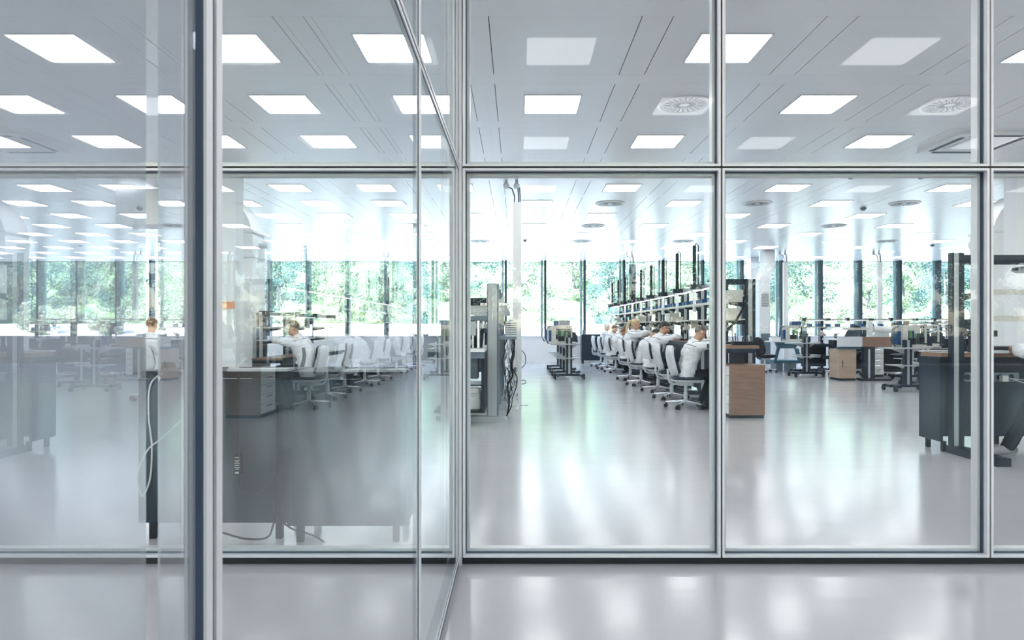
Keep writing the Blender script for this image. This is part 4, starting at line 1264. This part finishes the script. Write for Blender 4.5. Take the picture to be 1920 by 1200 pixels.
    # face details
    for s_ in (-1, 1):
        e = MB().ball((0, 0, 0), (1, 1, 1), nu=12, nv=8, T=TH @ Matrix.Translation((.0765, s_ * .030, .016)) @ Matrix.Diagonal((.008, .013, .007, 1)))
        e.build('eye', M['eye'], root)
        MB().tube([TH @ Vector((.083, s_ * .016, .036)), TH @ Vector((.086, s_ * .030, .041)), TH @ Vector((.074, s_ * .048, .036))], [.003, .004, .002], 6).build('eyebrow', M['hair_' + hair], root)
    MB().tube([TH @ Vector((.078, -.024, -.062)), TH @ Vector((.091, -.008, -.058)), TH @ Vector((.091, .008, -.058)), TH @ Vector((.078, .024, -.062))], [.003, .0065, .0065, .003], 8).build('mouth', M['lips'], root)
    # hair
    hb = MB(); nu, nv = 28, 18; vs = []
    k_ = 1.035 if short else 1.13
    for j in range(nv + 1):
        ph = PI * j / nv - PI / 2; ph = max(-PI / 2 + .03, min(PI / 2 - .03, ph))
        for i in range(nu):
            t = 2 * PI * i / nu
            d = Vector((math.cos(ph) * math.cos(t), math.cos(ph) * math.sin(t), math.sin(ph)))
            line = .12 + .50 * max(0, d.x) - 1.05 * max(0, -d.x) - (.35 if longhair else 0) * (d.x < .2)
            if abs(d.y) > .75 and d.x > -.4: line = max(line, .0 if not longhair else -.4)
            inh = d.z > line
            f_ = (k_ + .035 * noise.noise(d * 3.5 + Vector((seed, 0, 0))) * (0 if short else 1)) if inh else .86
            vs.append(TH @ Vector((-.012 + .094 * d.x * f_, .076 * d.y * f_ * 1.02, .025 + .092 * d.z * f_)))
    fs = [(j * nu + i, j * nu + (i + 1) % nu, (j + 1) * nu + (i + 1) % nu, (j + 1) * nu + i) for j in range(nv) for i in range(nu)]
    fs += [tuple(range(nu - 1, -1, -1)), tuple(range(nv * nu, nv * nu + nu))]
    hb.add(vs, fs, 0, True)
    if ponytail:
        q = [TH @ Vector((-.10, 0, .06)), TH @ Vector((-.145, 0, .05))]
        q += [q[1] + Vector((-.03, 0, -.07)), q[1] + Vector((-.055, .01, -.16)), q[1] + Vector((-.075, .01, -.26)), q[1] + Vector((-.09, .0, -.31))]
        hb.tube(q, [.022, .034, .036, .030, .018, .004], 10)
    hb.build('hair', M['hair_' + hair], root)
    if glasses:
        g = MB()
        for s_ in (-1, 1):
            pts = [TH @ Vector((.092 - .012 * abs(math.cos(a_)) * (1 if s_ * math.cos(a_) > 0 else 0), s_ * .033 + .022 * math.cos(a_), .016 + .017 * math.sin(a_))) for a_ in [2 * PI * i / 10 for i in range(11)]]
            g.tube(pts, .0022, 6)
            g.tube([TH @ Vector((.082, s_ * .055, .018)), TH @ Vector((.03, s_ * .080, .018)), TH @ Vector((-.015, s_ * .083, .01))], .002, 6)
        g.tube([TH @ Vector((.094, -.012, .02)), TH @ Vector((.094, .012, .02))], .002, 6)
        g.build('glasses', M['dark'], root)
    # coat
    c = MB(); torso(c, .028, drop=.055)
    chain(c, [P3 + Vector((-.01, .10, -.005)), P3 + Vector((-.01, -.10, -.005))], [.085, .085])
    for i in (0, 1):
        w_ = elb[i].lerp(hands[i], .93)
        chain(c, [P3 + (shs[i] - P3) * .55, shs[i], shs[i].lerp(elb[i], .55) + Vector((0, 0, -.012)), elb[i], elb[i].lerp(w_, .5) + Vector((0, 0, -.008)), w_], [.08, .083, .068, .062, .052, .042])
    # flared hem resting on the seat
    c.loft([ellring(P0 + Vector((-.045, 0, -.072)), Vector((1, 0, 0)), Y, .20, .115), ellring(P0 + Vector((-.035, 0, .05)), Vector((1, 0, 0)), Y, .195, .125), ellring(P1 + Vector((-.015, 0, .02)), fw[1], Y, .17, .12)])
    c.loft([ellring(P4 - dirv(lean) * .01, fw[4], Y, .085, .076), ellring(P4 + dirv(lean * 1.2) * .045, fw[4], Y, .074, .068)])
    def wr(p):
        q = Vector((p.x * 9 + seed * 3.1, p.y * 7, p.z * 20))
        a_ = noise.noise(q) * .010 + noise.noise(Vector((p.x * 26, p.y * 14 + seed, p.z * 34 + p.x * 18))) * .007
        return a_ + abs(noise.noise(Vector((p.x * 12 + p.z * 9, p.y * 9, p.z * 5 + seed)))) * .015
    o = bpy.data.objects.new('coat', remeshed(c, .010, 3, 'coat', M['coat'], wr)); COL.objects.link(o); o.parent = root
    cm = o.data
    # piping that follows the yoke over the back of the coat
    yk = P2.lerp(P3, .80); fk = fw[3]
    bvh = None
    from mathutils.bvhtree import BVHTree
    bvh = BVHTree.FromPolygons([v.co for v in cm.vertices], [tuple(p.vertices) for p in cm.polygons])
    pts = []
    for k in range(21):
        t = R(95 + 170 * k / 20)
        dr = fk * math.cos(t) + Y * math.sin(t)
        h_ = bvh.ray_cast(yk + dr * .6, -dr)
        if h_[0] is not None: pts.append(h_[0] + dr * .002)
    if len(pts) > 4: MB().tube(pts, .0045, 6).build('piping', M['piping'], o)
    for i in (0, 1):
        s_ = 1 - 2 * i; pts = []
        for k in range(10):
            q = shs[i].lerp(elb[i], k / 9 * .95)
            dr = (Vector((0, 0, 1)) * .75 + Vector((-.65, 0, 0))).normalized()
            h_ = bvh.ray_cast(q + dr * .25, -dr)
            if h_[0] is not None: pts.append(h_[0] + dr * .002)
        if len(pts) > 3: MB().tube(pts, .0045, 6).build('piping', M['piping'], o)
    # trousers and shoes
    t_ = MB()
    t_.loft([ellring(P0 + Vector((.0, 0, -.072)), Vector((1, 0, 0)), Y, .165, .125), ellring(P0 + Vector((.01, 0, .06)), Vector((1, 0, 0)), Y, .165, .122)])
    for kn, an, to in legs:
        s_ = 1 if kn[1] > 0 else -1
        kn = Vector(kn); an = Vector(an)
        chain(t_, [(0, s_ * .088, .542), kn, kn.lerp(an, .5) + Vector((-.01, 0, 0)), an + Vector((0, 0, -.022))], [.088, .072, .064, .060])
    o = bpy.data.objects.new('trousers', remeshed(t_, .011, 3, 'trousers', M['trouser'], lambda p: noise.noise(p * 14) * .006)); COL.objects.link(o); o.parent = root
    for kn, an, to in legs:
        an = Vector(an); to = Vector(to); d_ = (to - an); d_.z = 0; d_.normalize()
        hl = Vector((an.x, an.y, .05)) - d_ * .045
        sh = MB(); chain(sh, [hl + Vector((0, 0, .0)), hl + d_ * .12 + Vector((0, 0, -.008)), hl + d_ * .21 + Vector((0, 0, -.016))], [.045, .042, .033])
        chain(sh, [hl + Vector((0, 0, .04)) + d_ * .02, hl + Vector((0, 0, .01)) + d_ * .07], [.040, .040])
        me = remeshed(sh, .009, 2, 'shoe', M['shoe' if seed != 8 else 'shoew'])
        mn = min(v.co.z for v in me.vertices)
        for v in me.vertices: v.co.z = max(.004, v.co.z) if mn < .004 else v.co.z
        o = bpy.data.objects.new('shoe', me); COL.objects.link(o); o.parent = root
    root.scale = (sc_, sc_, sc_)
    return root
M['shoe'] = mat('dark_shoe', (.03, .03, .035), .5)
M['shoew'] = mat('pale_shoe', (.42, .42, .44), .6)
person((2.53, 9.80, 0), -.03, 'worker with close-cropped grey hair in a white coat on the nearest chair', 'grey', lean=.30, hpitch=.5, hyaw=.35, short=True, seed=1, sc_=.93,
       hands=((.45, .16, 1.06), (.52, -.10, 1.055)), legs=[((.44, .13, .53), (.24, .13, .095), (.37, .14, .045)), ((.45, -.10, .53), (.28, -.10, .095), (.42, -.11, .045))])
person((2.51, 12.2, 0), .05, 'dark haired man in safety glasses and white coat, upright in profile', 'black', lean=.34, hpitch=.4, hyaw=-.1, glasses=True, seed=2,
       hands=((.42, .14, 1.02), (.46, -.12, 1.02)), sc_=.99)
person((2.52, 13.5, 0), .0, 'worker in white coat bent so low that dark hair just shows', 'black', lean=.50, hpitch=.95, seed=3, hands=((.50, .12, 1.0), (.52, -.10, 1.0)), sc_=.93)
person((2.50, 14.9, 0), .03, 'worker with a long blond ponytail in a white coat', 'blond', lean=.28, hpitch=.15, ponytail=True, seed=4, hands=((.44, .12, 1.02), (.46, -.12, 1.02)), sc_=1.04)
person((2.50, 17.3, 0), .1, 'worker with chestnut hair leaning over the bench in a white coat', 'chestnut', lean=.50, hpitch=.55, hyaw=.4, seed=5, sc_=.94, longhair=True)
person((2.53, 18.6, 0), .0, 'worker with brown hair in a white coat, second from the far window', 'brown', lean=.36, hpitch=.35, seed=6, sc_=.96)
person((2.60, 19.9, 0), .0, 'worker with silver hair in a white coat, closest to the far window', 'silver', lean=.18, hpitch=.2, seed=7, sc_=.97, longhair=True)
# right hand desk: mostly outside the frame
chair(4.78, 5.52, R(90), 'grey task chair at the dark slate desk on the right', 'grey task chairs along the central benches')
bpy.context.scene.objects  # noqa
person((4.78, 5.53, 0), R(90), 'worker whose white sleeve and dark trouser leg reach in at the right edge', 'brown', lean=.45, hpitch=.5, seed=8,
       hands=((.66, .10, 1.01), (.66, -.12, 1.01)), legs=[((.43, .13, .53), (.70, .15, .10), (.69, .28, .05)), ((.44, -.12, .53), (.40, -.12, .095), (.54, -.13, .045))],
       poles=[Vector((.2, 1, .1)), Vector((.1, -1, .1))])
# beyond the left glass
person((-3.30, 10.4, 0), R(172), 'worker in white coat on the far side of the left glass, back half turned', 'brown', lean=.4, hpitch=.4, seed=9)
person((-6.08, 10.9, 0), R(85), 'brown haired worker in white coat seen through the gap in the near glass', 'chestnut', lean=.15, hpitch=.1, seed=10, hands=((.40, .14, .98), (.42, -.12, .98)))
